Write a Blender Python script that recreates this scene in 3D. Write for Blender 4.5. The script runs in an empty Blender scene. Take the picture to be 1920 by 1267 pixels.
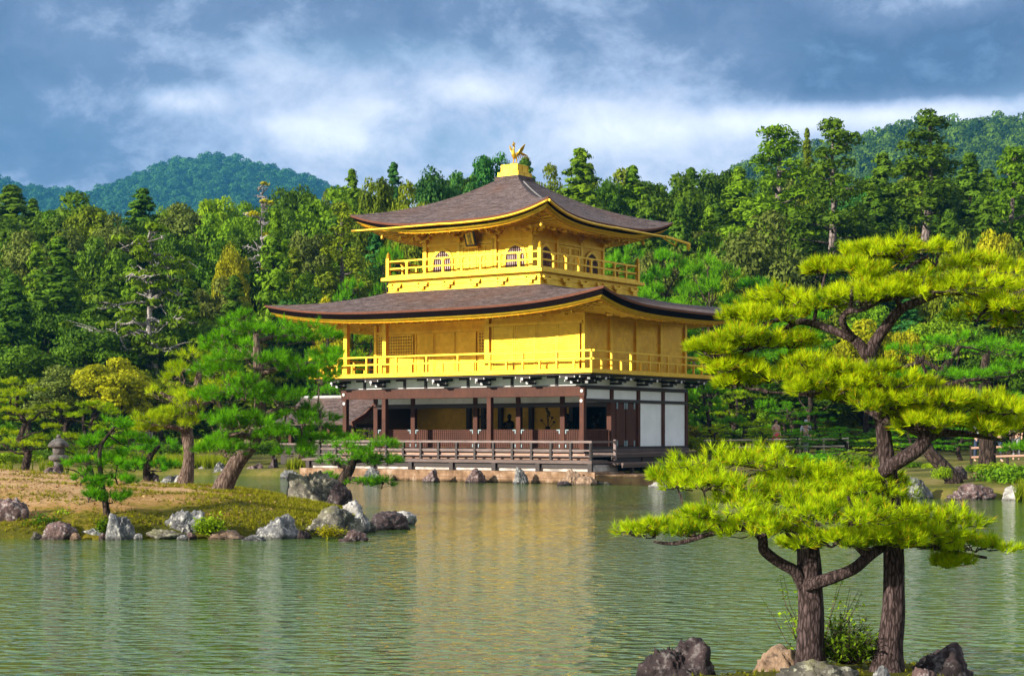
import bpy, math, random
import numpy as np
from mathutils import Vector, Matrix, noise as mnoise
R = math.radians
S = bpy.context.scene
COL = S.collection

# ---------------------------------------------------------------- camera, sky, sun, exposure
CZ, FPX, HY, CX = 1.855, 3150.0, 812.0, 960.0      # eye height, focal length and horizon of the 1920 px photograph
cd = bpy.data.cameras.new("camera"); cam = bpy.data.objects.new("camera", cd); COL.objects.link(cam)
cam.location = (0, 0, CZ); cam.rotation_euler = (R(90), 0, 0)
cd.sensor_width = 36; cd.lens = FPX / 1920 * 36; cd.shift_y = (HY - 633.5) / 1920
cd.clip_start = 0.1; cd.clip_end = 6000
S.camera = cam

SUN_EL, SUN_H = R(19), Vector((-0.84, -0.54, 0)).normalized()
SUN_DIR = Vector((SUN_H.x * math.cos(SUN_EL), SUN_H.y * math.cos(SUN_EL), math.sin(SUN_EL)))
ld = bpy.data.lights.new("sun", 'SUN'); sun = bpy.data.objects.new("sun", ld); COL.objects.link(sun)
ld.energy = 5.0; ld.angle = R(0.9); ld.color = (1.0, 0.92, 0.77)
sun.rotation_euler = SUN_DIR.to_track_quat('Z', 'Y').to_euler(); sun.location = (-60, -40, 60)

S.view_settings.view_transform = 'Standard'; S.view_settings.look = 'None'
S.view_settings.gamma = 1.0; S.view_settings.exposure = 0.8; S.view_settings.use_curve_mapping = False

def nd(nt, kind, **kw):
    n = nt.nodes.new(kind)
    for k, v in kw.items():
        if k.startswith('i_'):
            key = k[2:]
            key = int(key) if key.isdigit() else key.replace('_', ' ')
            n.inputs[key].default_value = v
        else: setattr(n, k, v)
    return n
def ramp(nt, pts, interp='LINEAR'):
    n = nt.nodes.new('ShaderNodeValToRGB'); cr = n.color_ramp; cr.interpolation = interp
    while len(cr.elements) < len(pts): cr.elements.new(0.5)
    for e, (p, c) in zip(cr.elements, pts):
        e.position = p
        e.color = (c, c, c, 1) if isinstance(c, (int, float)) else (*c[:3], 1)
    return n
def math_(nt, op, a, b=None, clamp=False):
    n = nt.nodes.new('ShaderNodeMath'); n.operation = op; n.use_clamp = clamp
    for i, v in enumerate((a, b)):
        if v is None: continue
        if isinstance(v, (int, float)): n.inputs[i].default_value = v
        else: nt.links.new(v, n.inputs[i])
    return n.outputs[0]
def mixc(nt, fac, a, b, mode='MIX'):
    n = nt.nodes.new('ShaderNodeMix'); n.data_type = 'RGBA'; n.blend_type = mode
    for sock, v in ((n.inputs[0], fac), (n.inputs[6], a), (n.inputs[7], b)):
        if isinstance(v, (int, float)): sock.default_value = v
        elif isinstance(v, (tuple, list)): sock.default_value = (*v[:3], 1)
        else: nt.links.new(v, sock)
    return n.outputs[2]

world = bpy.data.worlds.new("World"); S.world = world; world.use_nodes = True
def build_sky():
    nt = world.node_tree; nt.nodes.clear(); lk = nt.links.new
    tc = nd(nt, 'ShaderNodeTexCoord'); d = tc.outputs['Generated']
    sx = nd(nt, 'ShaderNodeSeparateXYZ'); lk(d, sx.inputs[0])
    sky = nd(nt, 'ShaderNodeTexSky', sky_type='NISHITA', sun_disc=False, sun_elevation=SUN_EL,
             sun_rotation=math.atan2(SUN_H.x, SUN_H.y))
    mp = nd(nt, 'ShaderNodeMapping'); mp.inputs['Scale'].default_value = (1, 1, 1.25); lk(d, mp.inputs[0])
    n1 = nd(nt, 'ShaderNodeTexNoise', i_Scale=6.5, i_Detail=8.0, i_Roughness=0.56, i_Distortion=0.15); lk(mp.outputs[0], n1.inputs['Vector'])
    mp2 = nd(nt, 'ShaderNodeMapping'); mp2.inputs['Scale'].default_value = (1, 1, 1.35); mp2.inputs['Location'].default_value = (3.1, 1.7, 0.4); lk(d, mp2.inputs[0])
    n2 = nd(nt, 'ShaderNodeTexNoise', i_Scale=20.0, i_Detail=10.0, i_Roughness=0.64, i_Distortion=0.2); lk(mp2.outputs[0], n2.inputs['Vector'])
    # cloud base level: bright above the hills, slate overhead, darker towards the west
    a = math_(nt, 'DIVIDE', sx.outputs['Z'], 0.26)
    a = math_(nt, 'ADD', a, math_(nt, 'MULTIPLY', math_(nt, 'SUBTRACT', n1.outputs['Fac'], 0.5), 1.0))
    a = math_(nt, 'ADD', a, math_(nt, 'MULTIPLY', math_(nt, 'SUBTRACT', n2.outputs['Fac'], 0.5), 0.95))
    w = nd(nt, 'ShaderNodeMapRange', i_1=-0.08, i_2=-0.28, i_3=0.0, i_4=0.24); lk(sx.outputs['X'], w.inputs[0])
    a = math_(nt, 'ADD', a, w.outputs[0])
    def patch(px, py, rx, ry, amt):          # a broad cloud bank in the direction (px, py)
        v = Vector(((px - CX) / FPX, 1, (HY - py) / FPX)).normalized()
        ux = math_(nt, 'DIVIDE', math_(nt, 'SUBTRACT', sx.outputs['X'], v.x), rx / FPX)
        uz = math_(nt, 'DIVIDE', math_(nt, 'SUBTRACT', sx.outputs['Z'], v.z), ry / FPX)
        r2 = math_(nt, 'ADD', math_(nt, 'MULTIPLY', ux, ux), math_(nt, 'MULTIPLY', uz, uz))
        return math_(nt, 'MULTIPLY', math_(nt, 'EXPONENT', math_(nt, 'MULTIPLY', r2, -1.0)), amt)
    for p in SKY_PATCHES: a = math_(nt, 'ADD', a, patch(*p))
    K = 1 / 0.1
    cl = ramp(nt, [(q / 1.6, tuple(v * 1.0 for v in c)) for q, c in SKY_RAMP])
    lk(math_(nt, 'DIVIDE', a, 1.6, True), cl.inputs[0])
    # unseen dome overhead and behind: broken cloud, brightness shaped for water glints and fill
    up = nd(nt, 'ShaderNodeMapRange', i_1=0.275, i_2=0.42, i_3=0.0, i_4=1.0); lk(sx.outputs['Z'], up.inputs[0])
    bh = nd(nt, 'ShaderNodeMapRange', i_1=0.35, i_2=-0.2, i_3=0.0, i_4=1.0); lk(sx.outputs['Y'], bh.inputs[0])
    oth = math_(nt, 'MAXIMUM', up.outputs[0], bh.outputs[0])
    mask3 = ramp(nt, [(0.36, (0.55, 0.62, 0.70)), (0.56, (0.92, 0.96, 1.0))]); lk(n1.outputs['Fac'], mask3.inputs[0])
    fr_ = ramp(nt, [(0.0, 0.55), (0.45, 1.0)]); lk(sx.outputs['Y'], fr_.inputs[0]); fwd = fr_.outputs[0]
    c = mixc(nt, oth, cl.outputs[0], mixc(nt, 1.0, mask3.outputs[0], fwd, 'MULTIPLY'))
    c = mixc(nt, 1.0, c, (K, K, K), 'MULTIPLY')
    gap = ramp(nt, [(0.55, 0.0), (0.70, 0.75)]); lk(n2.outputs['Fac'], gap.inputs[0])
    hole = math_(nt, 'ADD', math_(nt, 'MULTIPLY', gap.outputs[0], 0.35), patch(885, 268, 75, 28, 0.3), True)
    hole = math_(nt, 'ADD', hole, patch(700, 95, 230, 30, 0.4), True)
    sk = mixc(nt, 1.0, sky.outputs[0], (1.0, 1.0, 1.05), 'MULTIPLY')
    c = mixc(nt, hole, c, sk)
    bg = nd(nt, 'ShaderNodeBackground', i_Strength=0.088); lk(c, bg.inputs[0])
    out = nd(nt, 'ShaderNodeOutputWorld'); lk(bg.outputs[0], out.inputs[0])
SKY_RAMP = [(0.0, (0.86, 0.87, 0.91)), (0.22, (0.80, 0.82, 0.88)), (0.48, (0.58, 0.615, 0.72)), (0.72, (0.345, 0.405, 0.55)),
            (0.93, (0.145, 0.19, 0.30)), (1.2, (0.08, 0.115, 0.205)), (1.6, (0.10, 0.165, 0.32))]
SKY_PATCHES = [(1690, 165, 330, 40, 0.30), (1720, 212, 300, 26, -0.5), (640, 262, 110, 36, -0.42), (345, 188, 80, 24, -0.42),
               (1170, 250, 150, 42, -0.42), (900, 170, 110, 30, -0.28), (700, 205, 90, 22, -0.25), (1080, 200, 90, 22, -0.2), (1420, 230, 130, 30, -0.32), (520, 235, 90, 22, -0.15), (120, 40, 200, 60, -0.16), (720, 70, 330, 45, 0.15), (80, 290, 260, 50, 0.10), (1740, 78, 230, 55, 0.42), (1230, 40, 160, 40, 0.1)]
build_sky()

# ---------------------------------------------------------------- helpers
def P(px, py, Y):                                   # the point at depth Y seen at (px, py) in the photograph
    return Vector(((px - CX) / FPX * Y, Y, CZ + (HY - py) / FPX * Y))
def XY(px, Y): return ((px - CX) / FPX * Y, Y)
def tag(o, label, cat, group=None):
    o['label'] = label; o['category'] = cat
    if group: o['group'] = group
    return o
def empty(name, loc, rz=0.0, label=None, cat=None, group=None):
    o = bpy.data.objects.new(name, None); COL.objects.link(o); o.location = loc; o.rotation_euler = (0, 0, rz)
    o.empty_display_size = 0.2
    if label: tag(o, label, cat, group)
    return o
def link(name, me, mat=None, parent=None, loc=None):
    o = bpy.data.objects.new(name, me); COL.objects.link(o)
    if mat is not None and not len(me.materials): me.materials.append(mat)
    if parent: o.parent = parent
    if loc is not None: o.location = loc
    return o
def arr_mesh(name, v, f, tint=None, smooth=False):
    v = np.asarray(v, np.float32); f = np.asarray(f, np.int32)
    me = bpy.data.meshes.new(name); n = f.shape[1]
    me.vertices.add(len(v)); me.vertices.foreach_set('co', v.ravel())
    me.loops.add(f.size); me.loops.foreach_set('vertex_index', f.ravel())
    me.polygons.add(len(f)); me.polygons.foreach_set('loop_start', np.arange(0, f.size, n, dtype=np.int32))
    me.polygons.foreach_set('loop_total', np.full(len(f), n, np.int32))
    if smooth: me.polygons.foreach_set('use_smooth', np.ones(len(f), bool))
    me.update(calc_edges=True)
    if tint is not None:
        at = me.attributes.new('tint', 'FLOAT', 'POINT'); at.data.foreach_set('value', np.asarray(tint, np.float32))
    return me
class B:
    """collects boxes, bars and tubes and links them as one mesh"""
    def __init__(s, off=(0, 0, 0)): s.v, s.f, s.off = [], [], Vector(off)
    def add(s, vs, fs):
        k = len(s.v); s.v += [tuple(Vector(p) + s.off) for p in vs]; s.f += [tuple(i + k for i in q) for q in fs]; return s
    def box(s, x0, y0, z0, x1, y1, z1):
        x0, x1 = sorted((x0, x1)); y0, y1 = sorted((y0, y1)); z0, z1 = sorted((z0, z1))
        return s.add([(x0, y0, z0), (x1, y0, z0), (x1, y1, z0), (x0, y1, z0), (x0, y0, z1), (x1, y0, z1), (x1, y1, z1), (x0, y1, z1)],
              [(0, 3, 2, 1), (4, 5, 6, 7), (0, 1, 5, 4), (1, 2, 6, 5), (2, 3, 7, 6), (3, 0, 4, 7)])
    def bar(s, a, b, w, h, up=(0, 0, 1)):
        a, b = Vector(a), Vector(b); t = (b - a).normalized(); u = t.cross(Vector(up))
        if u.length < 1e-4: u = t.cross(Vector((1, 0, 0)))
        u.normalize(); n = u.cross(t); u *= w / 2; n *= h / 2
        return s.add([a - u - n, a + u - n, a + u + n, a - u + n, b - u - n, b + u - n, b + u + n, b - u + n],
              [(0, 1, 2, 3), (7, 6, 5, 4), (0, 4, 5, 1), (1, 5, 6, 2), (2, 6, 7, 3), (3, 7, 4, 0)])
    def tube(s, pts, rad, n=8, jit=0.0, rnd=None):
        pts = [Vector(p) for p in pts]; k0 = len(s.v); vs, fs = [], []
        if not hasattr(rad, '__len__'): rad = [rad] * len(pts)
        u = None
        for i, p in enumerate(pts):
            t = (pts[min(i + 1, len(pts) - 1)] - pts[max(i - 1, 0)]).normalized()
            if u is None:
                u = t.cross(Vector((0, 1, 0))); u = u if u.length > 1e-3 else t.cross(Vector((1, 0, 0)))
            u = (u - t * u.dot(t)).normalized(); w = t.cross(u)
            for j in range(n):
                a = 2 * math.pi * j / n; r = rad[i]
                if jit: r *= 1 + jit * mnoise.noise(Vector((math.cos(a) * 2.2, math.sin(a) * 2.2, 0)) + p * (0.55 / max(rad[0], 1e-3)))
                vs.append(p + (u * math.cos(a) + w * math.sin(a)) * r)
        m = len(pts)
        for i in range(m - 1):
            for j in range(n):
                j2 = (j + 1) % n; fs.append((i * n + j, i * n + j2, (i + 1) * n + j2, (i + 1) * n + j))
        fs.append(tuple(range(n - 1, -1, -1))); fs.append(tuple((m - 1) * n + j for j in range(n)))
        return s.add(vs, fs)
    def lathe(s, prof, c=(0, 0, 0), n=16, squash=1.0):
        c = Vector(c); vs, fs = [], []
        for r, z in prof:
            for j in range(n):
                a = 2 * math.pi * j / n; vs.append(c + Vector((r * math.cos(a), r * math.sin(a) * squash, z)))
        m = len(prof)
        for i in range(m - 1):
            for j in range(n):
                j2 = (j + 1) % n; fs.append((i * n + j, i * n + j2, (i + 1) * n + j2, (i + 1) * n + j))
        fs.append(tuple(range(n - 1, -1, -1))); fs.append(tuple((m - 1) * n + j for j in range(n)))
        return s.add(vs, fs)
    def prism(s, poly, axis, a, b):
        """extrude a 2-D outline along 'x', 'y' or 'z' from a to b"""
        def mk(p, q):
            return {'x': (q, p[0], p[1]), 'y': (p[0], q, p[1]), 'z': (p[0], p[1], q)}[axis]
        n = len(poly); vs = [mk(p, a) for p in poly] + [mk(p, b) for p in poly]
        return s.add(vs, [tuple(range(n - 1, -1, -1)), tuple(range(n, 2 * n))] + [(i, (i + 1) % n, n + (i + 1) % n, n + i) for i in range(n)])
    def mesh(s, name, smooth=False):
        me = bpy.data.meshes.new(name); me.from_pydata(s.v, [], s.f)
        if smooth:
            for p in me.polygons: p.use_smooth = len(p.vertices) == 4
        me.update(); return me
    def done(s, name, mat, parent=None, smooth=False, bevel=0.0, loc=None):
        me = s.mesh(name, smooth)
        o = link(name, me, mat, parent, loc)
        import bmesh
        bm = bmesh.new(); bm.from_mesh(me); bmesh.ops.recalc_face_normals(bm, faces=bm.faces); bm.to_mesh(me); bm.free()
        if bevel:
            m = o.modifiers.new('bevel', 'BEVEL'); m.width = bevel; m.segments = 2; m.limit_method = 'ANGLE'
        return o

# ---------------------------------------------------------------- materials
def material(name):
    m = bpy.data.materials.new(name); m.use_nodes = True; nt = m.node_tree; nt.nodes.clear()
    out = nd(nt, 'ShaderNodeOutputMaterial'); return m, nt, out
def pbsdf(nt, out, col, rough=0.6, metal=0.0, spec=0.5, bump=None, bstr=0.3, bdist=0.02):
    b = nd(nt, 'ShaderNodeBsdfPrincipled')
    for k, v in (('Base Color', col), ('Roughness', rough), ('Metallic', metal), ('Specular IOR Level', spec)):
        if isinstance(v, (int, float)): b.inputs[k].default_value = v
        elif isinstance(v, (tuple, list)): b.inputs[k].default_value = (*v[:3], 1)
        else: nt.links.new(v, b.inputs[k])
    if bump is not None:
        bn = nd(nt, 'ShaderNodeBump', i_Strength=bstr, i_Distance=bdist); nt.links.new(bump, bn.inputs['Height']); nt.links.new(bn.outputs[0], b.inputs['Normal'])
    if out: nt.links.new(b.outputs[0], out.inputs[0])
    return b
def coords(nt, scale=(1, 1, 1), kind='Object', rot=(0, 0, 0)):
    tc = nd(nt, 'ShaderNodeTexCoord'); mp = nd(nt, 'ShaderNodeMapping')
    mp.inputs['Scale'].default_value = scale; mp.inputs['Rotation'].default_value = rot
    nt.links.new(tc.outputs[kind], mp.inputs[0]); return mp.outputs[0]
def noise_(nt, vec, scale, detail=4, rough=0.55, dist=0.0):
    n = nd(nt, 'ShaderNodeTexNoise', i_Scale=scale, i_Detail=float(detail), i_Roughness=rough, i_Distortion=dist); nt.links.new(vec, n.inputs['Vector']); return n.outputs['Fac']
def rampf(nt, fac, pts, interp='LINEAR'):
    r = ramp(nt, pts, interp); nt.links.new(fac, r.inputs[0]); return r.outputs[0]

def mat_gold(name, c1, c2, metal=0.5, rough=0.42, planks=False):
    m, nt, out = material(name); v = coords(nt)
    n = noise_(nt, v, 2.2, 5); n2 = noise_(nt, coords(nt, (6, 6, 22)), 3.0, 3)
    br = nd(nt, 'ShaderNodeTexBrick', i_Scale=1.0); br.offset = 0.0
    f = math_(nt, 'ADD', math_(nt, 'MULTIPLY', n, 0.65), math_(nt, 'MULTIPLY', n2, 0.35))
    col = rampf(nt, f, [(0.36, c2), (0.6, c1)])
    rg = math_(nt, 'ADD', math_(nt, 'MULTIPLY', n2, 0.16), rough - 0.08)
    b = n2
    sq_ = nd(nt, 'ShaderNodeTexVoronoi', i_Scale=7.5, distance='CHEBYCHEV'); sq_.inputs['Randomness'].default_value = 0.25; nt.links.new(v, sq_.inputs['Vector'])
    sv_ = nd(nt, 'ShaderNodeSeparateXYZ'); nt.links.new(sq_.outputs['Color'], sv_.inputs[0])
    col = mixc(nt, math_(nt, 'MULTIPLY', sv_.outputs[0], 0.45), col, tuple(x * 0.7 for x in c2)); rg = math_(nt, 'ADD', rg, math_(nt, 'MULTIPLY', sv_.outputs[1], 0.12))
    if planks:
        sp = nd(nt, 'ShaderNodeSeparateXYZ'); nt.links.new(v, sp.inputs[0])
        saw = math_(nt, 'FRACT', math_(nt, 'MULTIPLY', sp.outputs['Z'], 1 / 0.145))
        b = math_(nt, 'ADD', math_(nt, 'MULTIPLY', n2, 0.3), rampf(nt, saw, [(0.0, 0.0), (0.07, 1.0), (0.93, 1.0), (1.0, 0.0)]))
    pbsdf(nt, out, col, rg, metal, 0.5, b, 0.22, 0.012); return m
def mat_wood(name, c1, c2, rough=0.55, grain=(14, 14, 1.2), spec=0.4):
    m, nt, out = material(name)
    g = noise_(nt, coords(nt, grain), 3.0, 6, 0.65, 0.3); n = noise_(nt, coords(nt), 1.3, 3)
    f = math_(nt, 'ADD', math_(nt, 'MULTIPLY', g, 0.7), math_(nt, 'MULTIPLY', n, 0.3))
    col = rampf(nt, f, [(0.33, c1), (0.62, c2)])
    pbsdf(nt, out, col, rough, 0, spec, g, 0.3, 0.01); return m
def mat_plain(name, c, rough=0.6, metal=0.0, var=0.12, scale=3.0, spec=0.4):
    m, nt, out = material(name); n = noise_(nt, coords(nt), scale, 5)
    lo = tuple(x * (1 - var * 1.6) for x in c); hi = tuple(min(1, x * (1 + var)) for x in c)
    pbsdf(nt, out, rampf(nt, n, [(0.35, lo), (0.65, hi)]), rough, metal, spec, n, 0.1, 0.01); return m
def mat_bark_roof():
    m, nt, out = material('cypress_bark_roof')
    a = noise_(nt, coords(nt, (1.3, 1.3, 15)), 1.6, 8, 0.75, 0.6)
    b = noise_(nt, coords(nt, (4, 4, 40)), 1.7, 5, 0.75); c = noise_(nt, coords(nt), 0.55, 4)
    f = math_(nt, 'ADD', math_(nt, 'MULTIPLY', a, 0.55), math_(nt, 'MULTIPLY', b, 0.45))
    col = rampf(nt, f, [(0.36, (0.016, 0.010, 0.009)), (0.47, (0.062, 0.040, 0.037)), (0.60, (0.22, 0.165, 0.165))])
    col = mixc(nt, rampf(nt, c, [(0.48, 0.0), (0.72, 0.5)]), col, (0.14, 0.07, 0.05))
    pbsdf(nt, out, col, 0.85, 0, 0.25, f, 0.9, 0.05); return m
def mat_rock(name, c1, c2, lichen=(0.5, 0.5, 0.47), amt=0.5, moss=0.0):
    m, nt, out = material(name)
    oi = nd(nt, 'ShaderNodeObjectInfo'); tc = nd(nt, 'ShaderNodeTexCoord'); va = nd(nt, 'ShaderNodeVectorMath', operation='ADD')
    nt.links.new(nd(nt, 'ShaderNodeNewGeometry').outputs['Position'], va.inputs[0]); cb = nd(nt, 'ShaderNodeCombineXYZ')
    rv = math_(nt, 'MULTIPLY', oi.outputs['Random'], 50.0); nt.links.new(rv, cb.inputs[0]); nt.links.new(rv, cb.inputs[1]); nt.links.new(cb.outputs[0], va.inputs[1])
    v = va.outputs[0]
    n1 = noise_(nt, v, 2.6, 9, 0.66, 0.4); n2 = noise_(nt, v, 9.0, 8, 0.68, 0.2); n3 = noise_(nt, v, 24.0, 4, 0.6)
    col = rampf(nt, n1, [(0.34, c1), (0.62, c2)])
    sp = math_(nt, 'ADD', math_(nt, 'MULTIPLY', n2, 0.7), math_(nt, 'MULTIPLY', n3, 0.3))
    col = mixc(nt, rampf(nt, sp, [(0.52, 0.0), (0.60, amt)]), col, lichen)
    col = mixc(nt, rampf(nt, sp, [(0.36, 0.75), (0.47, 0.0)]), col, (0.02, 0.017, 0.018))
    geo = nd(nt, 'ShaderNodeNewGeometry'); sx = nd(nt, 'ShaderNodeSeparateXYZ'); nt.links.new(geo.outputs['Normal'], sx.inputs[0])
    if moss:
        mf = math_(nt, 'MULTIPLY', rampf(nt, sx.outputs['Z'], [(0.35, 0.0), (0.8, 1.0)]), rampf(nt, n1, [(0.45, 0.0), (0.55, moss)]))
        col = mixc(nt, mf, col, (0.12, 0.12, 0.015))
    wl = nd(nt, 'ShaderNodeSeparateXYZ'); nt.links.new(geo.outputs['Position'], wl.inputs[0])     # damp band at the waterline
    wet = rampf(nt, wl.outputs['Z'], [(0.02, 0.35), (0.09, 1.0)])
    col = mixc(nt, 1.0, col, wet, 'MULTIPLY')
    bh = math_(nt, 'ADD', math_(nt, 'MULTIPLY', n1, 0.6), math_(nt, 'MULTIPLY', sp, 0.5))
    pbsdf(nt, out, col, 0.8, 0, 0.3, bh, 0.9, 0.07); return m
def mat_bark(name, c1, c2, scale=1.0):
    m, nt, out = material(name); v = coords(nt, (9 * scale, 9 * scale, 2.2 * scale))
    w = noise_(nt, v, 0.9, 4); va = nd(nt, 'ShaderNodeVectorMath', operation='ADD'); cb = nd(nt, 'ShaderNodeCombineXYZ')
    nt.links.new(w, cb.inputs[0]); nt.links.new(w, cb.inputs[2]); nt.links.new(v, va.inputs[0]); nt.links.new(cb.outputs[0], va.inputs[1])
    vo = nd(nt, 'ShaderNodeTexVoronoi', i_Scale=1.3, feature='DISTANCE_TO_EDGE'); nt.links.new(va.outputs[0], vo.inputs['Vector'])
    n = noise_(nt, coords(nt, (20 * scale, 20 * scale, 9 * scale)), 1.3, 6, 0.7)
    plate = rampf(nt, vo.outputs['Distance'], [(0.0, 0.0), (0.22, 1.0)])
    st = noise_(nt, coords(nt, (13 * scale, 13 * scale, 1.7 * scale)), 1.0, 7, 0.7, 0.8)
    st = rampf(nt, st, [(0.36, 0.0), (0.62, 1.0)])
    f = math_(nt, 'ADD', math_(nt, 'MULTIPLY', plate, 0.45), math_(nt, 'MULTIPLY', st, 0.42)); f = math_(nt, 'MULTIPLY', f, math_(nt, 'ADD', math_(nt, 'MULTIPLY', n, 1.1), 0.35))
    col = rampf(nt, f, [(0.08, tuple(x * 0.3 for x in c1)), (0.35, c1), (0.8, c2)])
    pbsdf(nt, out, col, 0.9, 0, 0.2, f, 1.0, 0.03 / scale); return m
def mat_leaf(name, lo, hi, odd=None, trans=0.3, hue=0.02, val=0.25, tcol=None):
    m, nt, out = material(name); lk = nt.links.new
    at = nd(nt, 'ShaderNodeAttribute', attribute_name='tint'); oi = nd(nt, 'ShaderNodeObjectInfo')
    pts = [(0.0, lo), (0.8, hi)] + ([(0.93, hi), (1.0, odd)] if odd else [])
    c = rampf(nt, at.outputs['Fac'], pts)
    hs = nd(nt, 'ShaderNodeHueSaturation'); lk(c, hs.inputs['Color'])
    lk(math_(nt, 'ADD', math_(nt, 'MULTIPLY', math_(nt, 'SUBTRACT', oi.outputs['Random'], 0.5), hue), 0.5), hs.inputs['Hue'])
    r2 = math_(nt, 'FRACT', math_(nt, 'MULTIPLY', oi.outputs['Random'], 7.31))
    lk(math_(nt, 'ADD', math_(nt, 'MULTIPLY', math_(nt, 'SUBTRACT', r2, 0.5), val), 1.0), hs.inputs['Value'])
    d = nd(nt, 'ShaderNodeBsdfPrincipled', i_Roughness=0.6); d.inputs['Specular IOR Level'].default_value = 0.07; lk(hs.outputs[0], d.inputs['Base Color'])
    t = nd(nt, 'ShaderNodeBsdfTranslucent'); lk(mixc(nt, 1.0, hs.outputs[0], tcol or (1.25, 1.2, 0.6), 'MULTIPLY'), t.inputs[0])
    mx = nd(nt, 'ShaderNodeMixShader', i_0=trans); lk(d.outputs[0], mx.inputs[1]); lk(t.outputs[0], mx.inputs[2]); lk(mx.outputs[0], out.inputs[0])
    return m

M = {}
M['gold'] = mat_gold('gold_leaf', (0.80, 0.52, 0.040), (0.72, 0.42, 0.018), 0.66, 0.36)
M['gold_plank'] = mat_gold('gold_leaf_boards', (0.76, 0.45, 0.020), (0.64, 0.34, 0.009), 0.66, 0.34, True)
M['gold_dark'] = mat_gold('gold_paper', (0.88, 0.52, 0.05), (0.78, 0.42, 0.03), 0.0, 0.6)
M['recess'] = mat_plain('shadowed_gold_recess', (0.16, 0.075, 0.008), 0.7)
M['bark_roof'] = mat_bark_roof()
M['eave_brown'] = mat_wood('eave_bark_edge', (0.09, 0.03, 0.018), (0.2, 0.07, 0.04), 0.8)
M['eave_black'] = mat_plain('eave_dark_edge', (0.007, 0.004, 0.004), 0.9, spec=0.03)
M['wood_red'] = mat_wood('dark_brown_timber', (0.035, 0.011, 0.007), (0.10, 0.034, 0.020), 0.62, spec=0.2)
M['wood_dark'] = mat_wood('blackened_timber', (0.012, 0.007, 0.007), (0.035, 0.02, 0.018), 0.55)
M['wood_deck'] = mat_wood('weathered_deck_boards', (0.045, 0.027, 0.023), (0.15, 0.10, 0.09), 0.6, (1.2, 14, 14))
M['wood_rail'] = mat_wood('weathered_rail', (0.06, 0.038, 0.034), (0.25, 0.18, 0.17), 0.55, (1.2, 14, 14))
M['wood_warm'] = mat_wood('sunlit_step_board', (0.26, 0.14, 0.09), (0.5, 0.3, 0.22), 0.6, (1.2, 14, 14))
M['plaster'] = mat_plain('white_plaster', (0.88, 0.87, 0.86), 0.8, 0, 0.05)
M['paper'] = mat_plain('white_wall_panel', (0.86, 0.87, 0.90), 0.75, 0, 0.05, 1.2)
M['white_tip'] = mat_plain('white_painted_end', (0.62, 0.62, 0.64), 0.6, 0, 0.05)
M['metal_fit'] = mat_plain('verdigris_fitting', (0.22, 0.30, 0.33), 0.5, 0.4)
M['window'] = mat_plain('lavender_window_paper', (0.55, 0.46, 0.47), 0.7)
M['black'] = mat_plain('black_lacquer', (0.008, 0.007, 0.006), 0.4)
M['chain'] = mat_plain('grey_chain', (0.38, 0.36, 0.36), 0.5, 0.3)
# ---------------------------------------------------------------- the pavilion (local frame: x along the pond front to its near corner at 0, y to the back, z above water)
TH = R(34.4); L, W = 11.7, 8.03
CORNER = Vector((2.6697, 63.2307, 0))
EX, EY = Vector((math.cos(TH), -math.sin(TH), 0)), Vector((math.sin(TH), math.cos(TH), 0))
def WL(x, y, z=0.0): return CORNER + EX * x + EY * y + Vector((0, 0, z))
OFF = (L / 2, -W / 2, 0)
pav = empty('golden_pavilion', WL(-L / 2, W / 2, 0.3), -TH,
            'three storey golden pavilion with curved bark roofs standing at the pond edge', 'pavilion')
OFFP = (L / 2, -W / 2, -0.3)
def b(): return B(OFFP)
def part(name, mat, build, parent=None, **kw):
    q = b(); build(q); return q.done(name, M[mat], parent or pav, **kw)

# --- ground floor and pond deck
part('deck_floor', 'wood_deck', lambda q: [q.box(-12.6, -1.62 + k * 0.23, 0.74, 1.38, -1.62 + k * 0.23 + 0.222, 0.86) for k in range(5)])
part('deck_beam', 'wood_dark', lambda q: q.box(-12.5, -1.5, 0.56, 1.3, -1.38, 0.738))
for x in (-12.3, -10.6, -8.9, -7.0, -5.0, -3.0, -1.0, 1.28):
    part('deck_post', 'wood_dark', lambda q: q.box(x - 0.09, -1.6, 0.05, x + 0.09, -1.505, 0.736))
rail = part('deck_railing', 'wood_rail', lambda q: [q.box(-12.6, -1.58, 1.50, 1.36, -1.50, 1.58), q.box(-12.6, -1.565, 1.20, 1.36, -1.515, 1.25),
                                                     q.box(-12.6, -1.565, 0.99, 1.36, -1.515, 1.03), q.box(1.28, -1.5, 1.50, 1.36, 0.1, 1.58), q.box(1.295, -1.5, 1.20, 1.345, 0.1, 1.25), q.box(1.295, -1.5, 0.99, 1.345, 0.1, 1.03)])
for x in [-12.55 + k * 0.866 for k in range(17)] + [1.31]:
    part('post', 'wood_dark', lambda q: q.box(x - 0.045, -1.592, 0.862, x + 0.045, -1.585 + 0.1, 1.498), rail)
part('post', 'wood_rail', lambda q: q.box(1.27, 0.102, 0.862, 1.37, 0.2, 1.62), rail)
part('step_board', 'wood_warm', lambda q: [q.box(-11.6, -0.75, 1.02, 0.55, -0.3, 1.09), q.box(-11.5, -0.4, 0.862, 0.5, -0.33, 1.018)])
part('deck_floor', 'wood_deck', lambda q: q.box(-12.6, -0.46, 0.74, 1.38, 0.12, 0.80))
part('veranda_floor', 'wood_deck', lambda q: q.box(-11.85, -0.12, 1.13, 0.12, W + 0.1, 1.25))
part('plinth', 'wood_dark', lambda q: [q.box(-11.7, 0.05, 0.3, 0.0, W, 1.128)])
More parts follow.
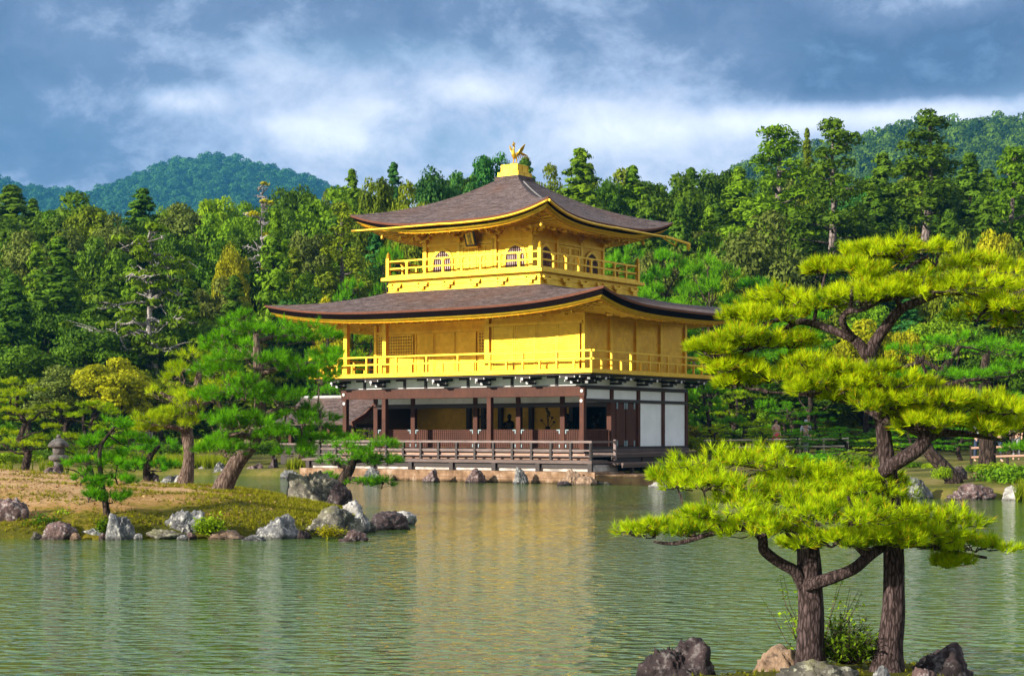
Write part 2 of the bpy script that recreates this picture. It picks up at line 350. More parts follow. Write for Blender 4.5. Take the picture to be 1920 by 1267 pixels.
for k, (x1, z, y0) in enumerate(((1.15, 1.12, 0.25), (1.95, 0.76, -0.35))):
    part('side_bench', 'wood_deck', lambda q: [q.box(x1 - 0.9 + i * 0.31, y0, z - 0.08, x1 - 0.9 + i * 0.31 + 0.3, 9.2, z) for i in range(3)] + [q.box(x1 - 0.06, y0 + 0.02, z - 0.17, x1 - 0.02, 9.18, z - 0.082)])
    for y in (0.45, 2.6, 4.8, 7.0, 9.0):
        part('bench_post', 'wood_dark', lambda q: q.box(x1 - 0.18, y, 0.3, x1 - 0.065, y + 0.12, z - 0.082))
part('bench_skirt', 'wood_dark', lambda q: [q.box(1.0, 0.4, 0.76, 1.04, 9.1, 1.03), q.box(0.14, 0.3, 0.3, 0.2, 9.2, 1.1)])

OUT_X = (-11.6, -9.52, -4.27, -0.0)
for x in OUT_X: part('wooden_post', 'wood_red', lambda q: q.box(x - 0.1, -0.1, 1.252, x + 0.1, 0.1, 3.248), bevel=0.015)
INN = (-11.57, -9.57, -6.36, -4.25, -2.15)
for x in INN: part('wooden_post', 'wood_red', lambda q: q.box(x - 0.11, 1.9, 1.252, x + 0.11, 2.08, 3.64), bevel=0.01)
part('lintel_beam', 'wood_red', lambda q: q.box(-11.78, -0.095, 3.25, 0.12, 0.105, 3.62), bevel=0.012)
def disc(q, x, z): q.prism([(x + 0.065 * math.cos(k * R(45)), z + 0.065 * math.sin(k * R(45))) for k in range(8)], 'y', -0.135, -0.101)
for x, z in ((-11.62, 3.45), (0.02, 3.45), (0.0, 3.08), (-11.6, 3.08)): part('nail_cover', 'white_tip', lambda q: disc(q, x, z))
part('wooden_post', 'wood_red', lambda q: q.box(-11.7, 7.9, 1.252, -11.5, 8.1, 3.64))
part('wooden_post', 'wood_red', lambda q: q.box(-11.7, 5.0, 1.252, -11.5, 5.2, 3.64))
# low lattice screens of the inner room
SCR = [(-11.44, -9.7), (-9.44, -6.49), (-6.23, -4.38), (-4.12, -2.28), (-2.02, -0.12)]
def screen(q, x0, x1):
    q.box(x0, 1.97, 1.28, x1, 2.0, 2.0)
    for z in np.linspace(1.28, 1.98, 8): q.box(x0, 1.935, z, x1, 1.968, z + 0.025)
    n = max(4, int((x1 - x0) / 0.105))
    for k in range(n + 1):
        x = x0 + (x1 - x0 - 0.022) * k / n; q.box(x, 1.944, 1.281, x + 0.022, 1.9675, 1.999)
for x0, x1 in SCR:
    o = part('lattice_screen', 'wood_red', lambda q: screen(q, x0, x1))
    for xa, xb, za, zb in ((x0, x0 + 0.15, 1.96, 2.0), (x0, x0 + 0.04, 1.84, 1.958), (x1 - 0.15, x1, 1.96, 2.0), (x1 - 0.04, x1, 1.84, 1.958), (x0, x0 + 0.04, 1.29, 1.42), (x1 - 0.04, x1, 1.29, 1.42)): part('corner_fitting', 'metal_fit', lambda q: q.box(xa, 1.925, za, xb, 1.932, zb), o)
part('lattice_screen', 'wood_red', lambda q: [q.box(-0.02, 0.14, 1.28, 0.01, 1.8, 2.0)] + [q.box(0.012, 0.14, z, 0.04, 1.8, z + 0.022) for z in np.linspace(1.28, 1.97, 9)] + [q.box(0.012, y, 1.281, 0.036, y + 0.02, 1.999) for y in np.linspace(0.14, 1.78, 15)])
part('inner_lintel', 'plaster', lambda q: q.box(-11.6, 1.93, 3.06, -0.11, 2.05, 3.5))
part('inner_beam', 'wood_dark', lambda q: [q.box(-11.6, 1.9, 2.88, -0.11, 2.06, 3.058), q.box(-11.6, 1.1, 2.92, -0.11, 1.16, 2.96)])
part('veranda_ceiling', 'wood_dark', lambda q: q.box(-11.7, 0.11, 3.58, -0.11, W - 0.1, 3.64))
# the room behind: golden panels, dark pillars
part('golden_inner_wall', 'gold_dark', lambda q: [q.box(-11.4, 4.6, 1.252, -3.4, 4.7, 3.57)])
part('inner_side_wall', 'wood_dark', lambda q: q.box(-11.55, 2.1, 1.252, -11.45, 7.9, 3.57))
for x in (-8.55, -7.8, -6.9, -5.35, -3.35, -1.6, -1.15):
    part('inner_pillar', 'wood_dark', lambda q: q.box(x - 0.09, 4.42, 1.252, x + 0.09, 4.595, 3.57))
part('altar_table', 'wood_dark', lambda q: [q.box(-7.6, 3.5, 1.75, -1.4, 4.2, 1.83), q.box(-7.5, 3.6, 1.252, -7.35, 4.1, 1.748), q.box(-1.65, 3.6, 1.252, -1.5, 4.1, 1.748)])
# right wall of the ground floor
RY = (1.98, 4.03, 6.02, 7.99)
part('wall_beam', 'wood_dark', lambda q: [q.box(-0.1, 0.11, 3.53, 0.095, 8.09, 3.63), q.box(-0.1, 0.11, 3.05, 0.09, 8.09, 3.17), q.box(-0.1, 0.11, 1.252, 0.1, 8.09, 1.34)])
for y in RY: part('wooden_post', 'wood_red', lambda q: q.box(-0.1, y - 0.1, 1.342, 0.11, y + 0.1, 3.049) and q.box(-0.1, y - 0.1, 3.172, 0.11, y + 0.1, 3.528), bevel=0.01)
Y4 = (0.1, 1.88, 2.08, 3.93, 4.13, 5.92, 6.12, 7.89)
for k in range(4): part('white_panel', 'paper', lambda q: q.box(0.0, Y4[2 * k], 3.172, 0.04, Y4[2 * k + 1], 3.528))
for k in (2, 3): part('white_panel', 'paper', lambda q: q.box(0.0, Y4[2 * k], 1.342, 0.04, Y4[2 * k + 1], 3.048))
part('door_frame', 'wood_red', lambda q: [q.box(0.0, 2.08, 1.342, 0.05, 2.3, 3.048), q.box(0.0, 3.78, 1.342, 0.05, 3.93, 3.048), q.box(-0.06, 2.3, 1.342, -0.02, 3.78, 3.048)])
for y0, y1 in ((2.31, 3.03), (3.05, 3.77)):
    r = 0.34; yc = (y0 + y1) / 2
    pl = [(yc - r, 1.48), (yc - r * .7, 1.39), (yc, 1.36), (yc + r * .7, 1.39), (yc + r, 1.48), (yc + r, 2.9), (yc + r * .7, 3.0), (yc, 3.03), (yc - r * .7, 3.0), (yc - r, 2.9)]
    d = part('door', 'wood_red', lambda q: q.prism(pl, 'x', -0.015, 0.075), bevel=0.015)
    for y in (y0 + 0.02, y1 - 0.12):
        for z, h in ((1.35, 0.22), (2.8, 0.24)): part('corner_fitting', 'metal_fit', lambda q: q.box(0.076, y, z, 0.084, y + 0.1, z + h), d)
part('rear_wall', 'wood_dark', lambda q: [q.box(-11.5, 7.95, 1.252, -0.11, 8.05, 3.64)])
# bracket band below the balcony
part('frieze_panel', 'plaster', lambda q: [q.box(-11.6, -0.02, 3.64, 0.0, 0.04, 4.026), q.box(-0.04, 0.042, 3.64, 0.02, 8.03, 4.026), q.box(-11.66, 0.042, 3.64, -11.6, 8.03, 4.026)])
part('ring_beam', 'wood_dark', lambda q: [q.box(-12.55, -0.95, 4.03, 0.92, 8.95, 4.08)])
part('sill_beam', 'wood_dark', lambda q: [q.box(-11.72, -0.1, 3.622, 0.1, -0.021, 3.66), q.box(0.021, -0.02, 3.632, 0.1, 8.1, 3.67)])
def bracket(q, x, y, dx, dy):
    # stepped bracket arms with pale painted ends reaching out under the balcony
    px_, py_ = -dy, dx
    for rr, z, hh in ((0.55, 3.72, 0.1), (0.9, 3.85, 0.12)):
        q.bar((x + dx * 0.03, y + dy * 0.03, z + hh / 2), (x + dx * rr, y + dy * rr, z + hh / 2), 0.13, hh)
    for rr, z in ((0.5, 3.83), (0.84, 3.965)):
        q.bar((x + dx * rr - px_ * 0.3, y + dy * rr - py_ * 0.3, z), (x + dx * rr + px_ * 0.3, y + dy * rr + py_ * 0.3, z), 0.1, 0.07)
    q.bar((x + dx * 0.06 - px_ * 0.3, y + dy * 0.06 - py_ * 0.3, 3.95), (x + dx * 0.06 + px_ * 0.3, y + dy * 0.06 + py_ * 0.3, 3.95), 0.08, 0.08)
def tips(x, y, dx, dy, o):
    px_, py_ = -dy, dx
    for rr, z in ((0.56, 3.77), (0.91, 3.91)):
        part('painted_end', 'white_tip', lambda q: q.bar((x + dx * rr, y + dy * rr, z), (x + dx * (rr + 0.025), y + dy * (rr + 0.025), z), 0.10, 0.09), o)
    for rr, z in ((0.5, 3.83), (0.84, 3.965)):
        for s in (-1, 1):
            part('painted_end', 'white_tip', lambda q: q.bar((x + dx * rr + px_ * 0.305 * s, y + dy * rr + py_ * 0.305 * s, z), (x + dx * rr + px_ * 0.335 * s, y + dy * rr + py_ * 0.335 * s, z), 0.085, 0.07), o)
BR = [(-11.6, 0, 0, -1), (-9.52, 0, 0, -1), (-6.36, 0, 0, -1), (-4.27, 0, 0, -1), (-2.15, 0, 0, -1), (-0.15, 0, 0, -1),
      (0, 0.15, 1, 0), (0, 1.98, 1, 0), (0, 4.03, 1, 0), (0, 6.02, 1, 0), (0, 7.95, 1, 0), (0.02, -0.02, .7071, -.7071)]
for a in BR:
    o = part('balcony_bracket', 'wood_dark', lambda q: bracket(q, *a)); tips(*a, o)
for x in (-10.56, -8.47, -7.4, -5.3, -3.2, -1.15): part('frieze_strut', 'wood_dark', lambda q: [q.box(x - 0.05, -0.08, 3.662, x + 0.05, -0.025, 4.02), q.box(x - 0.42, -0.09, 3.95, x + 0.05, -0.03, 4.022)])

# --- second floor
o2 = 1.05
part('balcony_floor', 'gold', lambda q: [q.box(-L - o2, -o2, 4.085, o2, W + o2, 4.19)], bevel=0.01)
br = part('balcony_railing', 'gold', lambda q: [q.box(-L - 1.02, -1.04, 4.88, 1.15, -0.97, 4.945), q.box(-L - 1.02, -1.035, 4.58, 1.13, -0.975, 4.64), q.box(-L - 1.02, -1.04, 4.192, 1.04, -0.97, 4.25),
        q.box(0.965, -1.1, 4.882, 1.035, W + 1.02, 4.947), q.box(0.97, -1.1, 4.582, 1.03, W + 1.02, 4.642), q.box(0.965, -0.965, 4.193, 1.035, W + 1.02, 4.251),
        q.box(-L - 1.03, -0.96, 4.881, -L - 0.97, W + 1.02, 4.944), q.box(-L - 1.03, -0.96, 4.581, -L - 0.97, W + 1.02, 4.641), q.box(-L - 0.96, W + 0.97, 4.88, 0.96, W + 1.03, 4.945), q.box(-L - 0.96, W + 0.97, 4.58, 0.96, W + 1.03, 4.64)])
def rp(x, y, full): part('post', 'gold', lambda q: [q.box(x - 0.038, y - 0.04, 4.252, x + 0.038, y + 0.04, 4.58)] + ([q.box(x - 0.038, y - 0.04, 4.642, x + 0.038, y + 0.04, 4.88)] if full else []), br)
for k in range(19): rp(-L - 1.0 + (L + 2.0) * k / 18, -1.005, k % 2 == 0)
for k in range(1, 15): rp(1.0, -1.0 + (W + 2.0) * k / 14, k % 2 == 0)
for k in range(1, 14): rp(-L - 1.0, -1.0 + (W + 2.0) * k / 14, k % 2 == 0)
for k in range(1, 18): rp(-L - 1.0 + (L + 2.0) * k / 18, W + 1.0, k % 2 == 0)
part('golden_wall', 'gold_plank', lambda q: [q.box(-0.06, 0.0, 4.192, 0.0, W, 6.44), q.box(-4.4, 0.08, 4.192, -0.062, 0.14, 6.44), q.box(-4.4, 0.142, 4.192, -4.34, 1.8, 6.44),
     q.box(-11.42, 1.8, 4.192, -4.342, 1.86, 6.44), q.box(-11.48, 1.8, 4.192, -11.421, W, 6.44), q.box(-11.42, W - 0.06, 4.192, -0.062, W, 6.44)])
for y in (0.06, 1.95, 3.93, 5.88, 7.95): part('golden_post', 'gold', lambda q: q.box(-0.05, y - 0.08, 4.192, 0.09, y + 0.08, 6.42), bevel=0.012)
for x in (-11.56, -9.5): part('golden_post', 'gold', lambda q: q.box(x - 0.1, -0.1, 4.192, x + 0.1, 0.1, 6.4), bevel=0.012)
part('golden_post', 'gold', lambda q: q.box(-4.52, -0.04, 4.192, -4.3, 0.16, 6.42), bevel=0.012)
part('golden_post', 'gold', lambda q: q.box(-11.5, 1.7, 4.192, -11.34, 1.86, 6.4), bevel=0.012)
part('head_beam', 'gold', lambda q: [q.box(-4.6, -0.075, 6.0, 0.0, 0.02, 6.12), q.box(-11.7, -0.12, 6.4, 0.1, 0.12, 6.5), q.box(-11.34, 1.72, 6.0, -4.41, 1.8, 6.1), q.box(0.0, 0.12, 6.24, 0.05, W, 6.34)])
def louvre(q, x0, x1):
    q.box(x0, -0.02, 4.22, x0 + 0.05, 0.075, 6.0); q.box(x1 - 0.05, -0.02, 4.22, x1, 0.075, 6.0); q.box(x0 + 0.05, 0.05, 4.22, x1 - 0.05, 0.077, 6.0)
    for k in range(27): q.box(x0 + 0.052, 0.0 if k % 2 else -0.012, 4.24 + k * 0.065, x1 - 0.052, 0.048, 4.24 + k * 0.065 + 0.045)
for x0, x1 in ((-4.18, -3.16), (-3.14, -2.15), (-2.13, -1.16), (-1.14, -0.14)): part('louvre_panel', 'gold', lambda q: louvre(q, x0, x1))
def lattice(q, x0, x1, z0, z1, n, m, y=1.74):
    for k in range(n + 1): xx = x0 + (x1 - x0) * k / n; q.box(xx - 0.028, y, z0, xx + 0.028, y + 0.03, z1)
    for k in range(m + 1): zz = z0 + (z1 - z0) * k / m; q.box(x0, y - 0.006, zz - 0.028, x1, y + 0.026, zz + 0.028)
for x0, x1, n in ((-11.3, -9.45, 14), (-6.07, -5.4, 5)):
    o = part('lattice_window', 'gold', lambda q: lattice(q, x0, x1, 5.06, 5.94, n, 7)); part('window_recess', 'recess', lambda q: q.box(x0, 1.772, 5.06, x1, 1.794, 5.94), o)
    part('sill_panel', 'gold', lambda q: q.box(x0, 1.76, 4.25, x1, 1.795, 4.98), o)
for x0, x1 in ((-9.3, -8.36), (-8.34, -7.3), (-7.28, -6.2)): part('sliding_door', 'gold', lambda q: [q.box(x0, 1.76, 4.22, x1, 1.79, 5.98), q.box(x0, 1.735, 4.22, x0 + 0.05, 1.758, 5.98), q.box(x1 - 0.05, 1.735, 4.22, x1, 1.758, 5.98)])
part('veranda_ceiling', 'gold', lambda q: q.box(-11.7, 0.0, 6.45, -4.3, 1.9, 6.5))

# --- roofs
def roof_pt(hx, hy, tx, ty, zmid, lift, ztop, side, s, t, curve, cx=-L / 2, cy=W / 2):
    sh, th_ = (hx, tx) if side in (0, 2) else (hy, ty)
    dh, dt = (hy, ty) if side in (0, 2) else (hx, tx)
    ss = math.copysign(abs(s) ** 0.86, s)
    ze = zmid + lift * abs(ss) ** 3.4 * (1 - t) ** 1.6
    a = sh + (th_ - sh) * t; d = dh + (dt - dh) * t
    bow = 0.10 * (abs(ss) ** 4) * (1 - t)
    u, dd = ss * (a + bow), d + bow - 0.06 * (1 - t) * (1 - ss * ss)
    z = ze + (ztop - zmid) * (curve * t + (1 - curve) * t ** 2.1)
    x, y = {0: (u, -dd), 1: (dd, u), 2: (-u, dd), 3: (-dd, -u)}[side]
    return (cx + x, cy + y, z)
def roof(name, hx, hy, tx, ty, zmid, lift, ztop, curve, wallx, wally, zwall, gutter, ns=44, ntt=16):
    A = (hx, hy, tx, ty, zmid, lift, ztop)
    sv = [-1 + 2 * i / ns for i in range(ns + 1)]
    q = b()
    for side in range(4):
        vs = [roof_pt(*A, side, s, j / ntt, curve) for j in range(ntt + 1) for s in sv]
        n = ns + 1
        q.add(vs, [(j * n + i, j * n + i + 1, (j + 1) * n + i + 1, (j + 1) * n + i) for j in range(ntt) for i in range(ns)])
    rf = q.done(name, M['bark_roof'], pav, smooth=True)
    import bmesh
    bm = bmesh.new(); bm.from_mesh(rf.data); bmesh.ops.remove_doubles(bm, verts=bm.verts, dist=0.001); bmesh.ops.recalc_face_normals(bm, faces=bm.faces); bm.to_mesh(rf.data); bm.free()
    def ring(dz, inset):
        out = []
        for side in range(4):
            for s in sv[:-1]:
                x, y, z = roof_pt(*A, side, s, 0, curve)
                cx, cy = x + L / 2, y - W / 2
                kx, ky = (abs(cx) - inset) / abs(cx) if abs(cx) > 1e-6 else 1, (abs(cy) - inset) / abs(cy) if abs(cy) > 1e-6 else 1
                out.append((-L / 2 + cx * max(0, kx), W / 2 + cy * max(0, ky), z + dz))
        return out
    def band(nm, mat, levels, parent):
        q = b(); rs = [ring(dz, ins) for dz, ins in levels]; n = len(rs[0])
        q.add([p for r_ in rs for p in r_], [(k * n + i, k * n + (i + 1) % n, (k + 1) * n + (i + 1) % n, (k + 1) * n + i) for k in range(len(rs) - 1) for i in range(n)])
        return q.done(nm, M[mat], parent)
    band('bark_edge', 'eave_brown', [(0.004, 0.0), (-0.035, 0.01), (-0.085, 0.03)], rf)
    band('black_fascia', 'eave_black', [(-0.0852, 0.03), (-0.09, 0.08), (-0.24 if gutter else -0.29, 0.15)], rf)  # black fascia set back below the bark edge
    gz = -0.20 if gutter else -0.24
    band('eave_fascia', 'gold', [(gz, 0.16), (gz - 0.11, 0.21), (gz - 0.115, 0.30), (gz - 0.19, 0.33)], pav)
    # soffit down to the wall head
    q = b(); n = ns + 1
    for side in range(4):
        vs = []
        for j in range(5):
            t = j / 4
            for s in sv:
                x, y, z = roof_pt(*A, side, s, 0, curve); cx, cy = x + L / 2, y - W / 2
                ex = math.copysign(max(0, abs(cx) - 0.28), cx); ey = math.copysign(max(0, abs(cy) - 0.28), cy)
                fx, fy = max(-wallx, min(wallx, ex)), max(-wally, min(wally, ey))
                zz = (z + gz - 0.2) * (1 - t) + zwall * t
                vs.append((-L / 2 + ex + (fx - ex) * t, W / 2 + ey + (fy - ey) * t, zz))
        q.add(vs, [(j * n + i, j * n + i + 1, (j + 1) * n + i + 1, (j + 1) * n + i) for j in range(4) for i in range(ns)])
    q.done('soffit', M['gold_plank'], pav)
    # fine rafters: the pattern of the soffit, one mesh
    q = b()
    for side in range(4):
        k = int((hx if side in (0, 2) else hy) * 2 / 0.3)
        for i in range(1, k):
            s = -1 + 2 * i / k
            x, y, z = roof_pt(*A, side, s, 0, curve); cx, cy = x + L / 2, y - W / 2
            ex = math.copysign(max(0, abs(cx) - 0.42), cx); ey = math.copysign(max(0, abs(cy) - 0.42), cy)
            fx, fy = max(-wallx, min(wallx, ex)), max(-wally, min(wally, ey))
            if side in (0, 2): fx = ex
            else: fy = ey
            if abs(fx) > wallx + 0.01 and abs(fy) > wally + 0.01: continue
            q.bar((-L / 2 + ex, W / 2 + ey, z + gz - 0.215), (-L / 2 + fx, W / 2 + fy, zwall - 0.03), 0.06, 0.05)
    q.done('rafters', M['gold'], pav)
    if gutter:
        q = b()
        def gut(side, a0, a1):
            pts = []
            for i in range(33):
                s = a0 + (a1 - a0) * i / 32
                x, y, z = roof_pt(*A, side, s, 0, curve); z = min(z, zmid + 0.10 + 0.8 * (z - zmid)) if side == 0 and s > 0 or side == 1 and s < 0 else zmid + 0.02
                cx, cy = x + L / 2, y - W / 2
                pts.append((-L / 2 + cx * 1.005, W / 2 + cy * 1.005, z - 0.13))
            return pts
        p0, p1 = gut(0, -0.97, 0.995), gut(1, -0.995, 0.97)
        e = Vector(p1[-1]); d = (e - Vector(p1[-6])).normalized(); d.z = -0.10
        q.tube(p0, 0.052, 8); q.tube(p1, 0.052, 8)
        g = q.done('gutter', M['gold'], pav, smooth=True)
        q = b(); e2 = e + d * 1.25; q.bar(e - d * 0.6 + Vector((0, 0, -0.04)), e2, 0.13, 0.09); q.lathe([(0.09, 0.03), (0.1, -0.05), (0.06, -0.28), (0.0, -0.28)], e2, 8); q.done('rain_spout', M['gold'], g)
        q = b(); q.tube([e - d * 0.9 + Vector((0, 0, -0.1)), e - d * 0.3 + Vector((0, 0, -0.2)), e + d * 0.25 + Vector((0, 0, -0.28)), e + d * 0.27 + Vector((0, 0, -0.05))], 0.03, 6); q.done('spout_strut', M['gold'], g)
    return rf
lower_roof = roof('lower_roof', L / 2 + 2.22, W / 2 + 2.22, 3.72, 3.72, 6.63, 0.50, 7.62, 0.72, L / 2, W / 2, 6.46, False)
upper_roof = roof('upper_roof', 4.74, 4.74, 0.57, 0.57, 10.20, 0.56, 12.33, 0.60, 2.66, 2.66, 10.08, True)
# ridge chain on the right hand slope of the upper roof
def chain(q):
    for k in range(60):
        t = 0.04 + 0.0125 * k
        p = Vector(roof_pt(4.74, 4.74, .57, .57, 10.2, .56, 12.33, 1, -0.62 + 0.12 * k / 60, 0.98 - t, 0.60)); p2 = Vector(roof_pt(4.74, 4.74, .57, .57, 10.2, .56, 12.33, 1, -0.62 + 0.12 * (k + 0.72) / 60, 0.98 - t - 0.009, 0.60))
        q.tube([p + Vector((0, 0, 0.03)), p2 + Vector((0, 0, 0.03))], 0.026, 5)
part('roof_chain', 'chain', chain, upper_roof)
# struts under the lower eaves
def eave_strut(q, x, y, dx, dy, z):
    q.bar((x - dy * 0.26, y + dx * 0.26, z), (x + dy * 0.26, y - dx * 0.26, z), 0.13, 0.09); q.bar((x, y, z - 0.085), (x + dx * 0.26, y + dy * 0.26, z - 0.085), 0.1, 0.075)
for k in range(13): part('eave_strut', 'gold', lambda q: eave_strut(q, -12.1 + k * 1.0, -0.95, 0, -1, 6.36))
for k in range(9): part('eave_strut', 'gold', lambda q: eave_strut(q, 0.95, 0.2 + k * 1.0, 1, 0, 6.36))
for k in range(9): part('eave_strut', 'gold', lambda q: eave_strut(q, -12.6, 0.2 + k * 1.0, -1, 0, 6.36))
for x, y, s in ((0.95, -0.95, 1), (-12.65, -0.95, 1)):
    part('wind_bell', 'gold', lambda q: [q.lathe([(0.03, 0), (0.07, -0.04), (0.08, -0.18), (0.1, -0.2), (0.0, -0.2)], (x, y, 6.62), 10), q.tube([(x, y, 6.8), (x, y, 6.6)], 0.012, 5)])

# --- third floor (square about the centre)
def sq(q, h, z0, z1): q.box(-L / 2 - h, W / 2 - h, z0, -L / 2 + h, W / 2 + h, z1)
part('balcony_base', 'gold', lambda q: sq(q, 3.72, 7.3, 8.06))
part('balcony_floor', 'gold', lambda q: sq(q, 3.95, 8.062, 8.2), bevel=0.01)
part('base_moulding', 'gold', lambda q: (sq(q, 3.76, 7.84, 7.9), sq(q, 3.77, 7.52, 7.62)))
def at3(side, u, d, z):                              # side 0 front, 1 right, 2 back, 3 left
    x, y = {0: (u, -d), 1: (d, u), 2: (-u, d), 3: (-d, -u)}[side]
    return Vector((-L / 2 + x, W / 2 + y, z))
def box3(q, side, u0, u1, d0, d1, z0, z1):
    p, r_ = at3(side, u0, d0, z0), at3(side, u1, d1, z1); q.box(p.x, p.y, p.z, r_.x, r_.y, r_.z)
for side in range(4):
    for u in (-3.3, -1.95, -0.65, 0.65, 1.95, 3.3):
        part('base_bracket', 'gold', lambda q: [box3(q, side, u - 0.26, u + 0.26, 3.73, 3.84, 7.78, 7.86), box3(q, side, u - 0.1, u + 0.1, 3.73, 3.83, 7.66, 7.778), box3(q, side, u - 0.3, u - 0.18, 3.73, 3.835, 7.862, 7.94), box3(q, side, u + 0.18, u + 0.3, 3.73, 3.835, 7.862, 7.94)])
def rail3(q):
    for side in range(4):
        e = 3.68 if side in (0, 2) else 3.64
        box3(q, side, -e, e, 3.68, 3.76, 8.84, 8.90); box3(q, side, -e, e, 3.69, 3.75, 8.54, 8.60); box3(q, side, -e, e, 3.67, 3.77, 8.202, 8.30)
r3 = part('balcony_railing', 'gold', rail3)
for side in range(4):
    part('corner_post', 'gold', lambda q: [q.box(*(at3(side, 3.65, 3.65, 8.202)), *(at3(side, 3.80, 3.80, 9.0))), q.lathe([(0.08, 9.0), (0.1, 9.03), (0.07, 9.09), (0.085, 9.13), (0.05, 9.2), (0.0, 9.27)], at3(side, 3.725, 3.725, 0), 10)], r3)
    for k in range(1, 8):
        u = -3.68 + 7.36 * k / 8
        part('post', 'gold', lambda q: [box3(q, side, u - 0.05, u + 0.05, 3.685, 3.765, 8.302, 8.535), box3(q, side, u - 0.05, u + 0.05, 3.685, 3.765, 8.602, 8.8), box3(q, side, u - 0.1, u + 0.1, 3.67, 3.775, 8.795, 8.838)], r3)
part('golden_wall', 'gold_plank', lambda q: sq(q, 2.66, 8.202, 10.1))
ARCH = [(-0.47, 0), (-0.45, 0.5), (-0.43, 0.62), (-0.36, 0.76), (-0.26, 0.86), (-0.13, 0.93), (0, 0.97)]
ARCH = ARCH + [(-x, z) for x, z in ARCH[-2::-1]]
def arch3(q, side, uc, grow, d0, d1, z0):
    pts = [(uc + x * grow, z0 + z * grow) for x, z in ARCH]
    n = len(pts); vs = [at3(side, u, d0, z) for u, z in pts] + [at3(side, u, d1, z) for u, z in pts]
    q.add(vs, [tuple(range(n)), tuple(range(2 * n - 1, n - 1, -1))] + [(i, i + n, (i + 1) % n + n, (i + 1) % n) for i in range(n)])
def arch_frame(q, side, uc, d0, d1, z0):
    inn = [(uc + x, z0 + z) for x, z in ARCH]; out = [(uc + x * 1.2, z0 + z * 1.11 + 0.02) for x, z in ARCH]; out[0] = (out[0][0], z0); out[-1] = (out[-1][0], z0)
    n = len(inn); vs = [at3(side, u, d, z) for d in (d0, d1) for u, z in inn + out]
    f = []
    for i in range(n - 1): f += [(2 * n + i, 2 * n + i + 1, 3 * n + i + 1, 3 * n + i), (2 * n + i, i, i + 1, 2 * n + i + 1), (3 * n + i, 3 * n + i + 1, n + i + 1, n + i)]
    q.add(vs, f)
def arch_bars(q, side, uc, z0):
    def top(u):
        a = abs(u); P_ = [(0, .97), (.13, .93), (.26, .86), (.36, .76), (.43, .62), (.45, .5), (.47, 0)]
        for (a0, z0_), (a1, z1_) in zip(P_, P_[1:]):
            if a <= a1: return z0_ + (z1_ - z0_) * (a - a0) / (a1 - a0)
        return 0
    for k in range(-4, 5):
        u = k * 0.1; w = 0.03 if k == 0 else 0.017
        box3(q, side, uc + u - w, uc + u + w, 2.68, 2.705, z0, z0 + top(u) - 0.005)
    for z in (0.2, 0.42, 0.62, 0.8):
        hw = 0.44 if z < 0.5 else (0.41 if z < 0.7 else 0.3); box3(q, side, uc - hw, uc + hw, 2.682, 2.700, z0 + z - 0.014, z0 + z + 0.014)
for side in range(4):
    for u in (-2.62, -0.89, 0.89, 2.62):
        if not (side in (1, 3) and abs(u) > 2): part('golden_post', 'gold', lambda q: box3(q, side, u - 0.09, u + 0.09, 2.6, 2.74, 8.202, 9.92))
        part('post_bracket', 'gold', lambda q: [box3(q, side, u - 0.13, u + 0.13, 2.66, 2.85, 9.66, 9.76), box3(q, side, u - 0.3, u + 0.3, 2.66, 2.82, 9.78, 9.87), box3(q, side, u - 0.06, u + 0.06, 2.66, 3.15, 9.80, 9.9),
              box3(q, side, u - 0.36, u - 0.22, 2.66, 2.86, 9.872, 9.98), box3(q, side, u + 0.22, u + 0.36, 2.66, 2.86, 9.872, 9.98), box3(q, side, u - 0.26, u + 0.26, 3.0, 3.12, 9.902, 10.0)])
    part('head_beam', 'gold', lambda q: [box3(q, side, -2.66, 2.66, 2.67, 2.71, 9.5, 9.58)])
    for uc in (-1.74, 1.86 if side == 0 else 1.74):
        o = part('arched_window', 'gold', lambda q: arch_frame(q, side, uc, 2.661, 2.715, 8.32))
        part('window_paper', 'window', lambda q: arch3(q, side, uc, 1.0, 2.662, 2.675, 8.32), o)
        part('window_bars', 'wood_red', lambda q: arch_bars(q, side, uc, 8.32), o)
    for u0, u1 in ((-0.76, -0.01), (0.01, 0.76)):
        def door3(q):
            box3(q, side, u0, u1, 2.662, 2.69, 8.34, 9.44)
            for a, c in ((u0, u0 + 0.07), (u1 - 0.07, u1), ((u0 + u1) / 2 - 0.03, (u0 + u1) / 2 + 0.03)): box3(q, side, a, c, 2.692, 2.72, 8.34, 9.44)
            for z in (8.34, 8.72, 8.99, 9.36): box3(q, side, u0 + 0.071, u1 - 0.071, 2.693, 2.714, z, z + 0.07)
            for a in np.linspace(u0 + 0.1, u1 - 0.1, 10): box3(q, side, a - 0.008, a + 0.008, 2.691, 2.705, 9.06, 9.36)
        part('door', 'gold', door3)
    part('door_frame', 'gold', lambda q: [box3(q, side, -0.86, -0.78, 2.662, 2.74, 8.3, 9.62), box3(q, side, 0.78, 0.86, 2.662, 2.74, 8.3, 9.62), box3(q, side, -0.779, 0.779, 2.662, 2.74, 9.46, 9.52)])
    for k in range(9): part('eave_strut', 'gold', lambda q: [box3(q, side, -3.2 + k * 0.8 - 0.2, -3.2 + k * 0.8 + 0.2, 3.32, 3.42, 9.86, 9.94), box3(q, side, -3.2 + k * 0.8 - 0.05, -3.2 + k * 0.8 + 0.05, 3.422, 3.62, 9.8, 9.9)])
for sx in (-1, 1):
    for sy in (-1, 1):
        part('wind_bell', 'gold', lambda q: q.lathe([(0.03, 0), (0.06, -0.04), (0.07, -0.17), (0.09, -0.19), (0.0, -0.19)], (-L / 2 + 3.9 * sx, W / 2 + 3.9 * sy, 9.98), 10))
